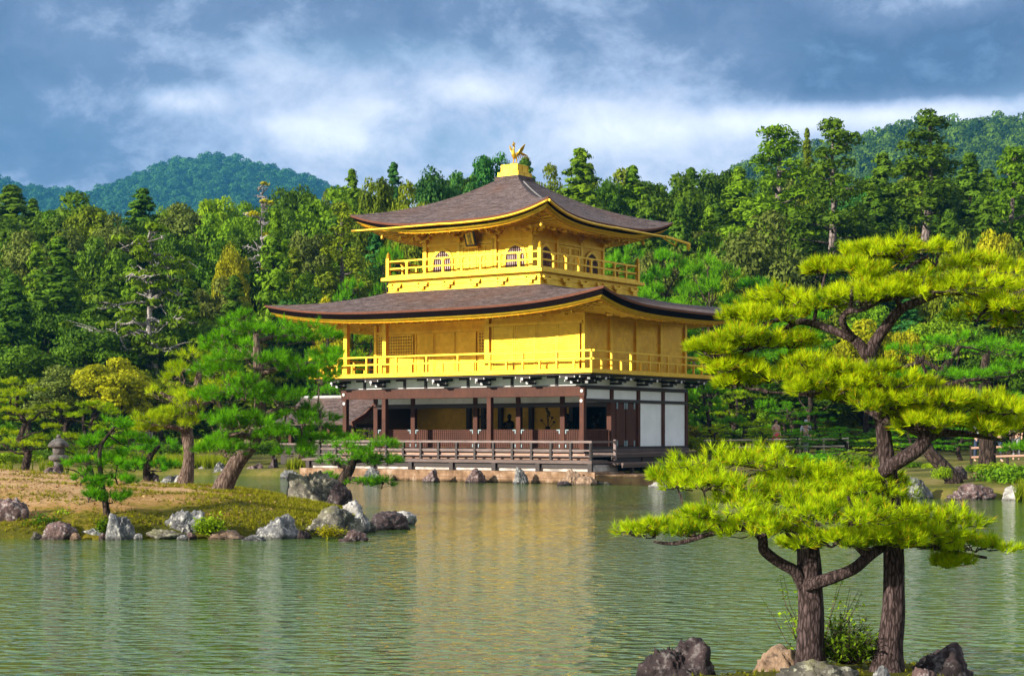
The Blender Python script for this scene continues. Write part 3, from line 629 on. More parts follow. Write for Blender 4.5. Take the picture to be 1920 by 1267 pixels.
# name board over the front door, leaning out at the top
plq = empty('name_plaque', (0, 0, 0)); plq.parent = pav
c3 = at3(0, -0.13, 3.02, 9.74) + Vector(OFFP)
plq.location = c3; plq.rotation_euler = (R(20), 0, 0)
B().box(-0.26, -0.02, -0.40, 0.26, 0.03, 0.40).done('plaque_frame', M['black'], plq, bevel=0.008)
B().box(-0.18, -0.035, -0.32, 0.18, -0.021, 0.32).done('plaque_face', mat_plain('bright_gold_face', (0.95, 0.68, 0.06), 0.4, 0.1), plq)
B().box(-0.29, -0.03, -0.47, 0.29, 0.04, -0.405).done('plaque_trim', M['gold'], plq); B().box(-0.22, -0.03, 0.405, 0.22, 0.04, 0.46).done('plaque_trim', M['gold'], plq)
cu = bpy.data.curves.new('plaque_text', 'FONT'); cu.body = '究\n竟\n頂'; cu.size = 0.22; cu.align_x = 'CENTER'; cu.extrude = 0.004; cu.space_line = 0.95
to = bpy.data.objects.new('tmp_text', cu); COL.objects.link(to); bpy.context.view_layer.update()
tm = bpy.data.meshes.new_from_object(to.evaluated_get(bpy.context.evaluated_depsgraph_get())); bpy.data.objects.remove(to)
vz = [v.co.y for v in tm.vertices]; mid = (min(vz) + max(vz)) / 2
t = link('plaque_writing', tm, M['black'], plq); t.rotation_euler = (R(90), 0, 0); t.location = (0, -0.04, -mid)
if not len(tm.materials): tm.materials.append(M['black'])

# --- roof pedestal and phoenix
part('pedestal_cap', 'bark_roof', lambda q: sq(q, 0.6, 12.2, 12.47))
ped = part('roof_pedestal', 'gold', lambda q: (sq(q, 0.50, 12.472, 12.66), sq(q, 0.40, 12.662, 12.97)))
def pp(q):
    for h, z0, z1 in ((0.40, 12.67, 12.965), (0.50, 12.48, 12.655)):
        for side in range(4):
            for a, c, e, g in ((-h, h, z1 - 0.04, z1), (-h, h, z0, z0 + 0.03), (-h, -h + 0.05, z0 + 0.031, z1 - 0.041), (h - 0.05, h, z0 + 0.031, z1 - 0.041), (-0.03, 0.03, z0 + 0.031, z1 - 0.041)): box3(q, side, a, c, h + 0.002, h + 0.018, e, g)
part('panel_frame', 'gold', pp, ped)
ph = empty('phoenix_ornament', (0, 0, 12.97 - 0.3)); ph.parent = pav; ph.rotation_euler = (0, 0, R(-120) + TH)
# built facing +x, then turned towards the pond and a little west
def fb(name, f, parent=ph, mat='gold', **kw):
    q = B(); f(q); return q.done(name, M[mat], parent, **kw)
fb('base_disc', lambda q: q.lathe([(0.2, 0), (0.21, 0.05), (0.13, 0.09), (0.0, 0.09)], (0, 0, 0), 14), smooth=True)
fb('body', lambda q: q.tube([(-0.20, 0, 0.50), (-0.12, 0, 0.43), (-0.02, 0, 0.38), (0.07, 0, 0.42), (0.11, 0, 0.51), (0.09, 0, 0.62), (0.05, 0, 0.72), (0.05, 0, 0.80), (0.10, 0, 0.85), (0.15, 0, 0.845), (0.22, 0, 0.81)],
   [0.03, 0.075, 0.105, 0.105, 0.075, 0.045, 0.034, 0.036, 0.052, 0.04, 0.006], 12), smooth=True)
for k in range(3): fb('crest_feather', lambda q: q.tube([(0.10 - 0.03 * k, 0, 0.88), (0.09 - 0.06 * k, 0, 0.95 - 0.02 * k), (0.13 - 0.08 * k, 0, 0.99 - 0.045 * k)], [0.02, 0.028, 0.006], 6))
for s in (-1, 1):
    fb('leg', lambda q: q.tube([(0.0, s * 0.06, 0.40), (-0.03, s * 0.07, 0.25), (0.01, s * 0.07, 0.08), (0.09, s * 0.075, 0.085)], [0.04, 0.024, 0.02, 0.012], 8))
    WG = [(0.0, 0.0), (0.10, 0.10), (0.14, 0.26), (0.10, 0.42), (0.02, 0.56), (-0.03, 0.50), (-0.08, 0.40), (-0.13, 0.28), (-0.15, 0.14), (-0.10, 0.0)]
    def wing(q):
        n = len(WG); vs = []
        for th in (-0.012, 0.012):
            for cx_, h_ in WG: vs.append((cx_ - 0.10 - h_ * 0.25, s * (0.085 + h_ * 0.52 + th), 0.46 + h_ * 0.80 - abs(cx_) * 0.1))
        q.add(vs, [tuple(range(n)), tuple(range(2 * n - 1, n - 1, -1))] + [(i, i + n, (i + 1) % n + n, (i + 1) % n) for i in range(n)])
    fb('wing', wing)
for k in range(7):
    a = k / 6 - 0.5
    fb('tail_feather', lambda q: q.tube([(-0.14, a * 0.1, 0.49), (-0.34, a * 0.30, 0.62 - abs(a) * 0.12), (-0.58, a * 0.5, 0.54 - abs(a) * 0.12), (-0.78, a * 0.62, 0.36 - abs(a) * 0.1)], [0.025, 0.034, 0.026, 0.005], 6))

# --- stone footing along the pond
def cwall(name, mat, x0, x1, y0, y1, z0, z1, label, cat):
    o = B().box(x0 - (x0 + x1) / 2, 0, 0, x1 - (x0 + x1) / 2, y1 - y0, z1 - z0).done(name, mat, None, bevel=0.02)
    o.location = WL((x0 + x1) / 2, y0, z0); o.rotation_euler = (0, 0, -TH); return tag(o, label, cat)
def mat_footing():
    m, nt, out = material('tan_footing_stone'); v = coords(nt)
    n = noise_(nt, v, 2.3, 8, 0.65); n2 = noise_(nt, v, 0.8, 3); sp = nd(nt, 'ShaderNodeSeparateXYZ'); nt.links.new(v, sp.inputs[0])
    col = rampf(nt, n, [(0.35, (0.13, 0.075, 0.04)), (0.55, (0.29, 0.175, 0.105)), (0.7, (0.42, 0.33, 0.26))])
    vo = nd(nt, 'ShaderNodeTexBrick', i_Scale=1.0); vo.inputs['Brick Width'].default_value = 1.15; vo.inputs['Row Height'].default_value = 0.5; vo.inputs['Mortar Size'].default_value = 0.012
    mp = coords(nt, (1, 1, 1), 'Object', (R(90), 0, 0)); nt.links.new(mp, vo.inputs['Vector'])
    col = mixc(nt, math_(nt, 'MULTIPLY', vo.outputs['Fac'], 0.7), col, (0.12, 0.07, 0.05))
    wet = rampf(nt, math_(nt, 'ADD', sp.outputs['Z'], math_(nt, 'MULTIPLY', math_(nt, 'SUBTRACT', n, 0.5), 0.3)), [(0.30, (0.12, 0.12, 0.06)), (0.44, (1, 1, 1))])
    col = mixc(nt, 1.0, col, wet, 'MULTIPLY')
    pbsdf(nt, out, col, 0.85, 0, 0.2, n, 0.5, 0.03); return m
M['footing'] = mat_footing()
M['lime'] = mat_plain('stained_lime_plaster', (0.52, 0.47, 0.43), 0.9, 0, 0.3, 2.0)
cwall('stone_footing_wall', M['footing'], -12.6, 1.6, -1.75, 0.4, -0.3, 0.44, 'tan stone footing wall under the pavilion deck at the water', 'wall')
cwall('plaster_wall', M['lime'], -12.5, 1.35, -1.44, 0.3, 0.442, 0.70, 'stained pale plaster strip between the pond deck and the tan stone footing', 'wall')
tp = [WL(1.62, -1.75), P(1185, 0, 60.4), P(1250, 0, 59.2), P(1330, 0, 60), WL(9, 4), WL(1.62, 0.6)]
tc_ = sum(tp, Vector()) / len(tp)
q = B(); q.prism([(p.x - tc_.x, p.y - tc_.y) for p in tp], 'z', -0.3, 0.36)
o = q.done('stone_terrace', M['footing'], None, bevel=0.03); o.location = (tc_.x, tc_.y, 0); tag(o, 'flat pale stone landing beside the pavilion deck at the water edge', 'terrace')

# --- roofed fishing porch on the left
ax, ay = -14.6, 3.6
porch = empty('fishing_porch', WL(ax, ay, 0.0), -TH, 'small open porch with a gabled bark roof on posts, left of the golden pavilion', 'porch')
def pb(name, mat, f, **kw): q = B(); f(q); return q.done(name, M[mat], porch, **kw)
def proof(q):
    xs = (-2.6, 1.9)
    prof = [(-1.9, 2.35), (-1.0, 2.72), (0, 3.42), (1.0, 2.72), (1.9, 2.35)]
    for (y0, z0), (y1, z1) in zip(prof, prof[1:]):
        q.add([(xs[0], y0, z0), (xs[1], y0, z0), (xs[1], y1, z1), (xs[0], y1, z1), (xs[0], y0, z0 - 0.14), (xs[1], y0, z0 - 0.14), (xs[1], y1, z1 - 0.14), (xs[0], y1, z1 - 0.14)],
              [(0, 1, 2, 3), (7, 6, 5, 4), (0, 4, 5, 1), (2, 6, 7, 3), (1, 5, 6, 2), (0, 3, 7, 4)])
pr = pb('roof', 'bark_roof', proof)
q = B(); q.tube([(-2.65, 0, 3.46), (1.95, 0, 3.46)], 0.08, 8); q.done('ridge_cap', M['chain'], pr)
q = B()
for s in (-1, 1):
    for (y0, z0), (y1, z1) in zip([(0, 3.4), (s * 1.0, 2.70)], [(s * 1.0, 2.70), (s * 1.92, 2.32)]): q.bar((1.92, y0, z0 - 0.07), (1.92, y1, z1 - 0.07), 0.05, 0.2)
q.done('gable_board', M['eave_brown'], pr)
for x in (-2.1, 1.5):
    for y in (-1.3, 1.3): pb('wooden_post', 'wood_red', lambda q: q.box(x - 0.08, y - 0.08, -0.2, x + 0.08, y + 0.08, 2.5))
pb('tie_beam', 'wood_dark', lambda q: [q.box(-2.3, -1.36, 2.1, 1.7, -1.24, 2.28), q.box(-2.3, 1.24, 2.1, 1.7, 1.36, 2.28), q.box(-2.16, -1.23, 2.1, -2.04, 1.23, 2.25), q.box(1.44, -1.23, 2.1, 1.56, 1.23, 2.25)])
pb('floor', 'wood_deck', lambda q: q.box(-2.4, -1.6, 0.8, 2.9, 1.6, 0.92))
pb('skirt_boards', 'wood_dark', lambda q: [q.box(-2.38, -1.66, 0.5, 2.9, -1.602, 0.918), q.box(-2.38, -1.67, 0.98, 2.9, -1.6, 1.3)])
pb('railing', 'wood_rail', lambda q: [q.box(-2.4, -1.69, 1.34, 2.9, -1.58, 1.42), q.box(-2.4, 1.58, 1.34, 2.9, 1.69, 1.42), q.box(-2.4, 1.6, 1.05, 2.9, 1.66, 1.11), q.box(-2.46, -1.6, 1.34, -2.401, 1.6, 1.42)])
# --- things standing on the altar table: metal lotus sprays and two seated statues
M['bronze'] = mat_plain('dark_bronze', (0.03, 0.022, 0.012), 0.4, 0.6)
def lotus(x, h, label, seed):
    rg = random.Random(seed); o = empty('lotus_vase', WL(x, 3.85, 1.832), -TH, label, 'vase', 'bronze lotus sprays in the pavilion')
    q = B(); q.lathe([(0.07, 0), (0.09, 0.03), (0.05, 0.08), (0.11, 0.2), (0.09, 0.28), (0.12, 0.3)], (0, 0, 0), 12); q.done('vase', M['bronze'], o, smooth=True)
    q = B(); ends = []
    for k in range(7):
        e = (rg.uniform(-.28, .28), rg.uniform(-.1, .1), h * (0.45 + 0.55 * k / 6)); ends.append(e); q.tube([(0, 0, .28), (e[0] * .3, e[1] * .3, e[2] * .6), e], 0.012, 5)
    q.done('stems', M['bronze'], o); q = B()
    for k, e in enumerate(ends): q.lathe([(0.0, -0.03), (0.11 if k % 2 else 0.07, 0.0), (0.06, 0.07 if k % 2 == 0 else 0.03), (0, 0.07)], e, 9, 0.6)
    q.done('lotus_heads', M['bronze'], o)
lotus(-7.2, 0.85, 'thin bronze lotus spray, leftmost on the altar table', 1); lotus(-4.1, 1.0, 'tall bronze lotus spray behind the middle front post', 2); lotus(-1.75, 0.8, 'bronze lotus spray in a dark vase, rightmost on the altar table', 3)
def statue(x, label, robe):
    o = empty('seated_statue', WL(x, 3.85, 1.832), -TH, label, 'statue')
    q = B(); q.lathe([(0.34, 0), (0.36, 0.08), (0.30, 0.16), (0.2, 0.2), (0.17, 0.3), (0.19, 0.42), (0.16, 0.52), (0.06, 0.56), (0.055, 0.6)], (0, 0, 0), 16, 0.72); q.tube([(-.17, -.02, .48), (-.24, -.08, .3), (-.06, -.22, .22)], [.06, .055, .04], 8); q.tube([(.17, -.02, .48), (.24, -.08, .3), (.06, -.22, .22)], [.06, .055, .04], 8); q.done('robed_body', M[robe], o, smooth=True)
    q = B(); q.lathe([(0.04, 0.58), (0.085, 0.64), (0.095, 0.71), (0.08, 0.78), (0.04, 0.82), (0.0, 0.83)], (0, -0.01, 0), 12); q.done('head', M['bronze'], o, smooth=True)
statue(-6.0, 'dark seated statue left of the middle front post inside the open hall', 'bronze'); statue(-3.15, 'dark seated statue right of the tall lotus spray inside the open hall', 'bronze')
# ---------------------------------------------------------------- pond, ground, hills
def mat_water():
    m, nt, out = material('pond_water'); lk = nt.links.new
    geo = nd(nt, 'ShaderNodeNewGeometry'); pos = geo.outputs['Position']
    def mapped(sc, rot=0.0):
        mp = nd(nt, 'ShaderNodeMapping'); mp.inputs['Scale'].default_value = sc; mp.inputs['Rotation'].default_value = (0, 0, rot); lk(pos, mp.inputs[0]); return mp.outputs[0]
    n1 = noise_(nt, mapped((0.8, 1.3, 1), 0.08), 4.4, 2.0, 0.45, 0.25)
    n2 = noise_(nt, mapped((0.9, 1.25, 1), -0.2), 8.5, 2.0, 0.5, 0.2)
    n3 = noise_(nt, mapped((0.6, 1.0, 1)), 0.9, 2.0, 0.5)
    h = math_(nt, 'ADD', math_(nt, 'MULTIPLY', math_(nt, 'POWER', n1, 3.0), 1.7), math_(nt, 'MULTIPLY', n2, 0.14)); h = math_(nt, 'ADD', h, math_(nt, 'MULTIPLY', n3, 0.22))
    # wind patches: calm in the lee of the islet, ruffled in the open
    wp = noise_(nt, mapped((0.05, 0.11, 1)), 1.0, 3.0, 0.5, 0.4)
    wind = rampf(nt, wp, [(0.34, 0.45), (0.6, 1.0)])
    sx = nd(nt, 'ShaderNodeSeparateXYZ'); lk(pos, sx.inputs[0])
    lee = nd(nt, 'ShaderNodeMapRange', i_1=17.0, i_2=31.0, i_3=1.0, i_4=0.34); lk(sx.outputs['Y'], lee.inputs[0])
    amp = math_(nt, 'MULTIPLY', wind, lee.outputs[0])
    bn = nd(nt, 'ShaderNodeBump', i_Distance=0.10); lk(math_(nt, 'MULTIPLY', h, amp), bn.inputs['Height']); bn.inputs['Strength'].default_value = WATER_BUMP
    dep = noise_(nt, mapped((0.08, 0.08, 1)), 1.0, 3.0)
    col = rampf(nt, dep, [(0.3, (0.060, 0.115, 0.018)), (0.7, (0.09, 0.15, 0.028))])
    p = nd(nt, 'ShaderNodeBsdfPrincipled', i_Roughness=0.06, i_IOR=1.333); lk(col, p.inputs['Base Color']); lk(bn.outputs[0], p.inputs['Normal'])
    lk(p.outputs[0], out.inputs[0]); return m
WATER_BUMP = 1.0
M['water'] = mat_water()
POND = [(-70, -14), (-70, 78), XY(0, 76), XY(330, 75), XY(500, 73.5), tuple(WL(-17.5, 0.5)[:2]), tuple(WL(-13, -0.6)[:2]), tuple(WL(1.5, -0.9)[:2]),
        (P(1185, 0, 61.4).x, 61.4), (P(1260, 0, 60).x, 60.0), XY(1330, 56.5), XY(1450, 52.5), XY(1600, 49.5), XY(1760, 47.6), XY(1930, 47), (45, 47), (45, -14)]
PX = np.array(POND)
def pond_sd(x, y):
    """signed distance to the pond outline, positive on land (numpy)"""
    d = np.full(x.shape, 1e9); ins = np.zeros(x.shape, bool)
    for i in range(len(PX)):
        a, c = PX[i], PX[(i + 1) % len(PX)]; e = c - a
        t = np.clip(((x - a[0]) * e[0] + (y - a[1]) * e[1]) / (e @ e), 0, 1)
        d = np.minimum(d, np.hypot(x - a[0] - e[0] * t, y - a[1] - e[1] * t))
        with np.errstate(divide='ignore', invalid='ignore'):
            ins ^= ((a[1] > y) != (c[1] > y)) & (x < (c[0] - a[0]) * (y - a[1]) / (c[1] - a[1] + 1e-12) + a[0])
    return np.where(ins, -d, d)
def ground_z(x, y):
    x = np.asarray(x, float); y = np.asarray(y, float); d = pond_sd(x, y)
    s = np.clip((d + 0.7) / 1.4, 0, 1); s = s * s * (3 - 2 * s)
    land = 0.22 + 0.045 * np.clip(d, 0, 14) + 0.10 * np.sin(x * 0.31) * np.sin(y * 0.23) * np.clip(d / 4, 0, 1)
    az = x / np.maximum(y, 1.0)
    g = 0.225 + 0.035 * np.clip((az + 0.10) / 0.22, 0, 1)
    hill = np.clip(y - 98, 0, 62) * g * np.clip((y - 98) / 25, 0.3, 1)
    return -1.0 + s * (land + 1.0) + hill
def gz(x, y): return float(ground_z(np.array([x]), np.array([y]))[0])
def mat_ground():
    m, nt, out = material('moss_and_litter_ground'); geo = nd(nt, 'ShaderNodeNewGeometry'); v = geo.outputs['Position']
    a = noise_(nt, v, 0.35, 6, 0.6); c = noise_(nt, v, 4.0, 6, 0.7)
    f = math_(nt, 'ADD', math_(nt, 'MULTIPLY', a, 0.7), math_(nt, 'MULTIPLY', c, 0.3))
    col = rampf(nt, f, [(0.36, (0.035, 0.045, 0.012)), (0.48, (0.12, 0.12, 0.02)), (0.58, (0.20, 0.16, 0.05)), (0.68, (0.26, 0.19, 0.10))])
    pbsdf(nt, out, col, 0.95, 0, 0.1, c, 0.6, 0.05); return m
M['ground'] = mat_ground()
def axis(segs):
    out = []
    for a, c, st in segs: out += list(np.arange(a, c, st))
    return np.array(out + [segs[-1][1]])
gx = axis([(-2400, -400, 250), (-400, -80, 20), (-80, -45, 2), (-45, 40, 0.55), (40, 80, 3), (80, 400, 20), (400, 2400, 250)])
gy = axis([(-200, -20, 30), (-20, 40, 2), (40, 84, 0.55), (84, 130, 2), (130, 280, 6), (280, 900, 60), (900, 3200, 300)])
XX, YY = np.meshgrid(gx, gy); ZZ = ground_z(XX, YY)
gv = np.stack([XX.ravel(), YY.ravel(), ZZ.ravel()], 1); nx = len(gx)
ii, jj = np.meshgrid(np.arange(nx - 1), np.arange(len(gy) - 1)); k = (jj * nx + ii).ravel()
gf = np.stack([k, k + 1, k + nx + 1, k + nx], 1)
g = link('ground', arr_mesh('ground', gv, gf, None, True), M['ground']); g['kind'] = 'structure'
wv = [(-75, -16, 0), (48, -16, 0), (48, 80, 0), (-75, 80, 0)]
w_ = link('pond_water', arr_mesh('pond_water', wv, [(0, 1, 2, 3)]), M['water']); w_['kind'] = 'structure'
# ---------------------------------------------------------------- vegetation builders
def unit(v): return v / np.maximum(np.linalg.norm(v, axis=-1, keepdims=True), 1e-9)
def cards(c, nrm, size, rng, aspect=0.5, fold=0.12):
    """one four-cornered leaf spray per centre"""
    n = len(c); nrm = unit(nrm); t = unit(np.cross(nrm, unit(rng.normal(size=(n, 3))))); bt = np.cross(nrm, t)
    s = np.asarray(size).reshape(-1, 1) * np.ones((n, 1))
    v = np.stack([c - t * s, c - bt * s * aspect + nrm * s * fold, c + t * s, c + bt * s * aspect + nrm * s * fold], 1)
    f = np.arange(4 * n).reshape(n, 4)
    return v.reshape(-1, 3), f
def needles(tips, dirs, n, ln, w, rng, shoot=0.45, spread=(8, 58)):
    N = len(tips); T = np.repeat(tips, n, 0); D = np.repeat(unit(dirs), n, 0); m = N * n
    u = rng.random((m, 1)); base = T + D * (u - 0.6) * shoot * ln
    pr = rng.normal(size=(m, 3)); pr = unit(pr - D * np.sum(pr * D, 1, keepdims=True))
    a = np.radians(spread[1] - (spread[1] - spread[0]) * u + rng.normal(size=(m, 1)) * 9)
    d = D * np.cos(a) + pr * np.sin(a); L_ = ln * rng.uniform(0.6, 1.15, (m, 1))
    sd = unit(np.cross(d, rng.normal(size=(m, 3)))) * w * 0.5
    v = np.stack([base - sd, base + sd, base + d * L_], 1).reshape(-1, 3)
    return v, np.arange(3 * m).reshape(m, 3)
def rt(rng, n, per, lo=0.0, hi=0.9, own=0.25, odd=0.0):
    """one tint per clump plus a share per leaf"""
    a = rng.uniform(lo, hi, n); t = np.repeat(a, per) * (1 - own) + rng.random(n * per) * own
    if odd: t[rng.random(n * per) < odd] = 1.0
    return t
def crown_broad(rng, H, Rr, base, nb=34, per=150, leaf=0.24, flat=0.75):
    ctr = []; k = 0
    cz_ = base + (H - base) * 0.52; rz = (H - base) * 0.5
    while len(ctr) < nb:
        p = rng.uniform(-1, 1, 3); q = np.linalg.norm(p)
        if q > 1 or q < 0.35 + 0.2 * rng.random(): continue
        if p[2] < -0.6: continue
        ctr.append(p)
    ctr = np.array(ctr); br = rng.uniform(0.22, 0.36, nb) * Rr
    C_ = ctr * np.array([Rr * 0.78, Rr * 0.78, rz * 0.8]) + np.array([0, 0, cz_])
    d = unit(rng.normal(size=(nb, per, 3))); d[..., 2] = np.where(d[..., 2] < -0.3, -d[..., 2], d[..., 2])
    rad = br[:, None, None] * rng.uniform(0.6, 1.08, (nb, per, 1)) * np.array([1, 1, flat])
    c = (C_[:, None] + d * rad).reshape(-1, 3)
    nr = (d + rng.normal(size=d.shape) * 0.55).reshape(-1, 3)
    v, f = cards(c, nr, leaf * rng.uniform(0.6, 1.25, len(c)), rng, 0.55)
    return v, f, np.repeat(rt(rng, nb, per, 0.05, 0.85, 0.4), 4), C_
def crown_conifer(rng, H, Rr, base, whorls=15, per=26, leaf=0.18, droop=0.25, gap=0.0, tipr=0.12):
    cs, ns, tn, ctr = [], [], [], []
    for i in range(whorls):
        h = (i + rng.uniform(-0.3, 0.3)) / (whorls - 1); h = 1 - (1 - min(max(h, 0), 1)) ** 1.75
        z = base + (H - base) * h; r = Rr * ((1 - h) ** 0.75 + tipr * 0.25) * (0.75 + 0.5 * rng.random())
        if h < 0.15: r *= 0.8
        nbr = int(5 + 5 * (1 - h)); a0 = rng.random() * 6.28
        for j in range(nbr):
            if rng.random() < gap: continue
            a = a0 + j * 6.283 / nbr + rng.uniform(-0.35, 0.35); rr = r * rng.uniform(0.65, 1.15)
            ks = max(2, int(rr / 0.55))
            for k in range(ks):
                q = (k + 0.6) / ks; p = np.array([math.cos(a) * rr * q, math.sin(a) * rr * q, z - droop * rr * q * q + rng.uniform(-.15, .15)])
                s = (0.30 + 0.20 * rr * (1 - 0.4 * q)) * rng.uniform(0.7, 1.2) * (1.1 - 0.72 * h)
                e = rng.normal(size=(per, 3)) * s * np.array([0.62, 0.62, 0.36]); cs.append(p + e)
                ns.append(e + np.array([math.cos(a), math.sin(a), 0.9]) * s * 0.6 + rng.normal(size=(per, 3)) * 0.25 * s)
                tt = rng.uniform(0.05, 0.85); tn.append(np.full(per, tt) * 0.65 + rng.random(per) * 0.35); ctr.append(p)
    c, nr, t = np.concatenate(cs), np.concatenate(ns), np.concatenate(tn)
    v, f = cards(c, nr, leaf * rng.uniform(0.6, 1.25, len(c)), rng, 0.42)
    return v, f, np.repeat(t, 4), np.array(ctr)
def crown_clumps(rng, specs, per=120, leaf=0.22, flat=0.7):
    cs, ns, tn = [], [], []
    for x, y, z, r in specs:
        n = max(20, int(per * r * r))
        d = unit(rng.normal(size=(n, 3))); d[:, 2] = np.where(d[:, 2] < -0.25, -d[:, 2], d[:, 2])
        cs.append(np.array([x, y, z]) + d * r * rng.uniform(0.55, 1.08, (n, 1)) * np.array([1, 1, flat])); ns.append(d + rng.normal(size=(n, 3)) * 0.5)
        tn.append(np.full(n, rng.uniform(0.05, 0.85)) * 0.6 + rng.random(n) * 0.4)
    c, nr, t = np.concatenate(cs), np.concatenate(ns), np.concatenate(tn)
    v, f = cards(c, nr, leaf * rng.uniform(0.6, 1.25, len(c)), rng, 0.5)
    return v, f, np.repeat(t, 4)
def wobble(a, c, n, rng, amp):
    a, c = np.array(a, float), np.array(c, float); out = []
    for i in range(n + 1):
        q = i / n; out.append(tuple(a + (c - a) * q + rng.normal(size=3) * amp * math.sin(math.pi * q)))
    return out

def mat_leaves():
    L_ = {}
    L_['dark'] = mat_leaf('dark_evergreen_leaves', (0.014, 0.045, 0.003), (0.115, 0.225, 0.010), None, 0.22)
    L_['blue'] = mat_leaf('blue_green_leaves', (0.014, 0.062, 0.014), (0.065, 0.20, 0.030), None, 0.2)
    L_['mid'] = mat_leaf('mid_green_leaves', (0.04, 0.105, 0.003), (0.20, 0.34, 0.010), None, 0.25)
    L_['olive'] = mat_leaf('olive_leaves', (0.05, 0.08, 0.003), (0.21, 0.27, 0.010), None, 0.25)
    L_['grey'] = mat_leaf('grey_olive_leaves', (0.035, 0.055, 0.008), (0.18, 0.22, 0.035), None, 0.2)
    L_['lime'] = mat_leaf('light_green_leaves', (0.09, 0.17, 0.005), (0.31, 0.46, 0.012), None, 0.3)
    L_['yellow'] = mat_leaf('yellowing_leaves', (0.17, 0.18, 0.004), (0.44, 0.43, 0.010), (0.5, 0.32, 0.01), 0.3)
    L_['orange'] = mat_leaf('orange_leaves', (0.30, 0.17, 0.006), (0.65, 0.37, 0.015), None, 0.3)
    L_['pine'] = mat_leaf('pine_needles_green', (0.030, 0.12, 0.003), (0.17, 0.46, 0.008), None, 0.3, 0.015, 0.15)
    L_['pine_lime'] = mat_leaf('pine_needles_lime', (0.11, 0.24, 0.003), (0.44, 0.58, 0.008), (0.6, 0.42, 0.01), 0.35, 0.015, 0.12)
    L_['pine_near'] = mat_leaf('pine_needles_bright', (0.065, 0.17, 0.002), (0.53, 0.68, 0.006), (0.58, 0.36, 0.012), 0.27, 0.01, 0.1)
    L_['bush'] = mat_leaf('shrub_leaves', (0.025, 0.07, 0.003), (0.15, 0.28, 0.010), None, 0.25)
    L_['reed'] = mat_leaf('reed_blades', (0.08, 0.14, 0.004), (0.28, 0.35, 0.01), None, 0.35)
    L_['moss'] = mat_leaf('moss_tufts', (0.06, 0.07, 0.004), (0.26, 0.25, 0.01), (0.30, 0.18, 0.05), 0.2)
    return L_
LF = mat_leaves()
M['bark_pine'] = mat_bark('pine_bark', (0.10, 0.065, 0.05), (0.25, 0.18, 0.15), 1.5)
M['bark_near'] = mat_bark('near_pine_bark', (0.034, 0.021, 0.02), (0.125, 0.088, 0.088), 3.6)
M['bark_dark'] = mat_bark('dark_bark', (0.03, 0.02, 0.016), (0.11, 0.075, 0.06), 0.8)
M['bark_grey'] = mat_bark('grey_bark', (0.13, 0.10, 0.09), (0.36, 0.30, 0.29), 0.5)
M['bark_dead'] = mat_bark('bleached_bark', (0.26, 0.23, 0.22), (0.58, 0.54, 0.54), 0.6)

PROTO = {}                                            # kind -> list of (trunk mesh, crown mesh, height, width)
def proto_conifer(i, H=12.0, Rr=2.6, base=1.6, gap=0.1, whorls=22, per=26, droop=0.25, leaf=0.24, tipr=0.12, bare=False):
    rng = np.random.default_rng(100 + i)
    v, f, t, ctr = crown_conifer(rng, H, Rr, base, whorls, per, leaf, droop, gap, tipr)
    q = B(); q.tube(wobble((0, 0, -0.8), (0, 0, H * 0.97), 7, rng, 0.10), [0.26, 0.24, 0.21, 0.18, 0.14, 0.1, 0.06, 0.02], 7)
    for c in ctr[::4]: q.tube([(0, 0, min(H * .95, c[2] + 0.25)), tuple(c * np.array([.5, .5, 1]) + np.array([0, 0, .12])), tuple(c)], [0.05, 0.035, 0.015], 4)
    return q.mesh('trunk', True), arr_mesh('crown', v, f, t), H, 2 * Rr
def proto_broad(i, H=10.0, Rr=3.4, base=2.4, nb=40, per=210, leaf=0.165):
    rng = np.random.default_rng(300 + i)
    v, f, t, ctr = crown_broad(rng, H, Rr, base, nb, per, leaf)
    q = B(); q.tube(wobble((0, 0, -0.8), (rng.normal() * .3, rng.normal() * .3, H * 0.6), 5, rng, 0.15), [0.3, 0.26, 0.22, 0.17, 0.12, 0.06], 7)
    for c in ctr[::2]: q.tube(wobble((0, 0, base * 0.7 + 0.25 * c[2]), c, 3, rng, 0.18), [0.09, 0.065, 0.045, 0.015], 5)
    return q.mesh('trunk', True), arr_mesh('crown', v, f, t), H, 2 * Rr
def proto_sugi(i, H=18.0):
    """old cedar: bare pole below, round clumps stacked above"""
    rng = np.random.default_rng(500 + i); sp = []
    for h in np.linspace(0.34, 1.0, 18):
        r = 3.1 * (1 - h) ** 0.55 * (0.75 + 0.5 * rng.random()) + 0.35; n = int(2 + 6.5 * (1 - h) + rng.random() * 2)
        a0 = rng.random() * 6.28
        for k in range(n):
            a = a0 + k * 6.283 / n + rng.uniform(-.4, .4); rr = r * rng.uniform(0.35, 1.0)
            sp.append((math.cos(a) * rr, math.sin(a) * rr, h * H - 0.5 + rng.uniform(-.9, .5), rng.uniform(0.55, 1.05) * (1.15 - 0.45 * h)))
    v, f, t = crown_clumps(rng, sp, 280, 0.16, 0.95)
    q = B(); q.tube(wobble((0, 0, -0.8), (0, 0, H * 0.97), 8, rng, 0.12), [0.38, 0.34, 0.31, 0.28, 0.24, 0.2, 0.15, 0.1, 0.03], 8)
    for s in sp[::2]: q.tube(wobble((0, 0, s[2] - 0.3), s[:3], 2, rng, 0.1), [0.08, 0.05, 0.02], 4)
    for k in range(9):
        a = rng.random() * 6.28; z = H * rng.uniform(0.1, 0.42); ln = rng.uniform(0.6, 2.0)
        q.tube(wobble((0, 0, z), (math.cos(a) * ln, math.sin(a) * ln, z + rng.uniform(-.2, .6)), 3, rng, 0.12), [0.06, 0.045, 0.03, 0.01], 4)
    return q.mesh('trunk', True), arr_mesh('crown', v, f, t), H, 6.4
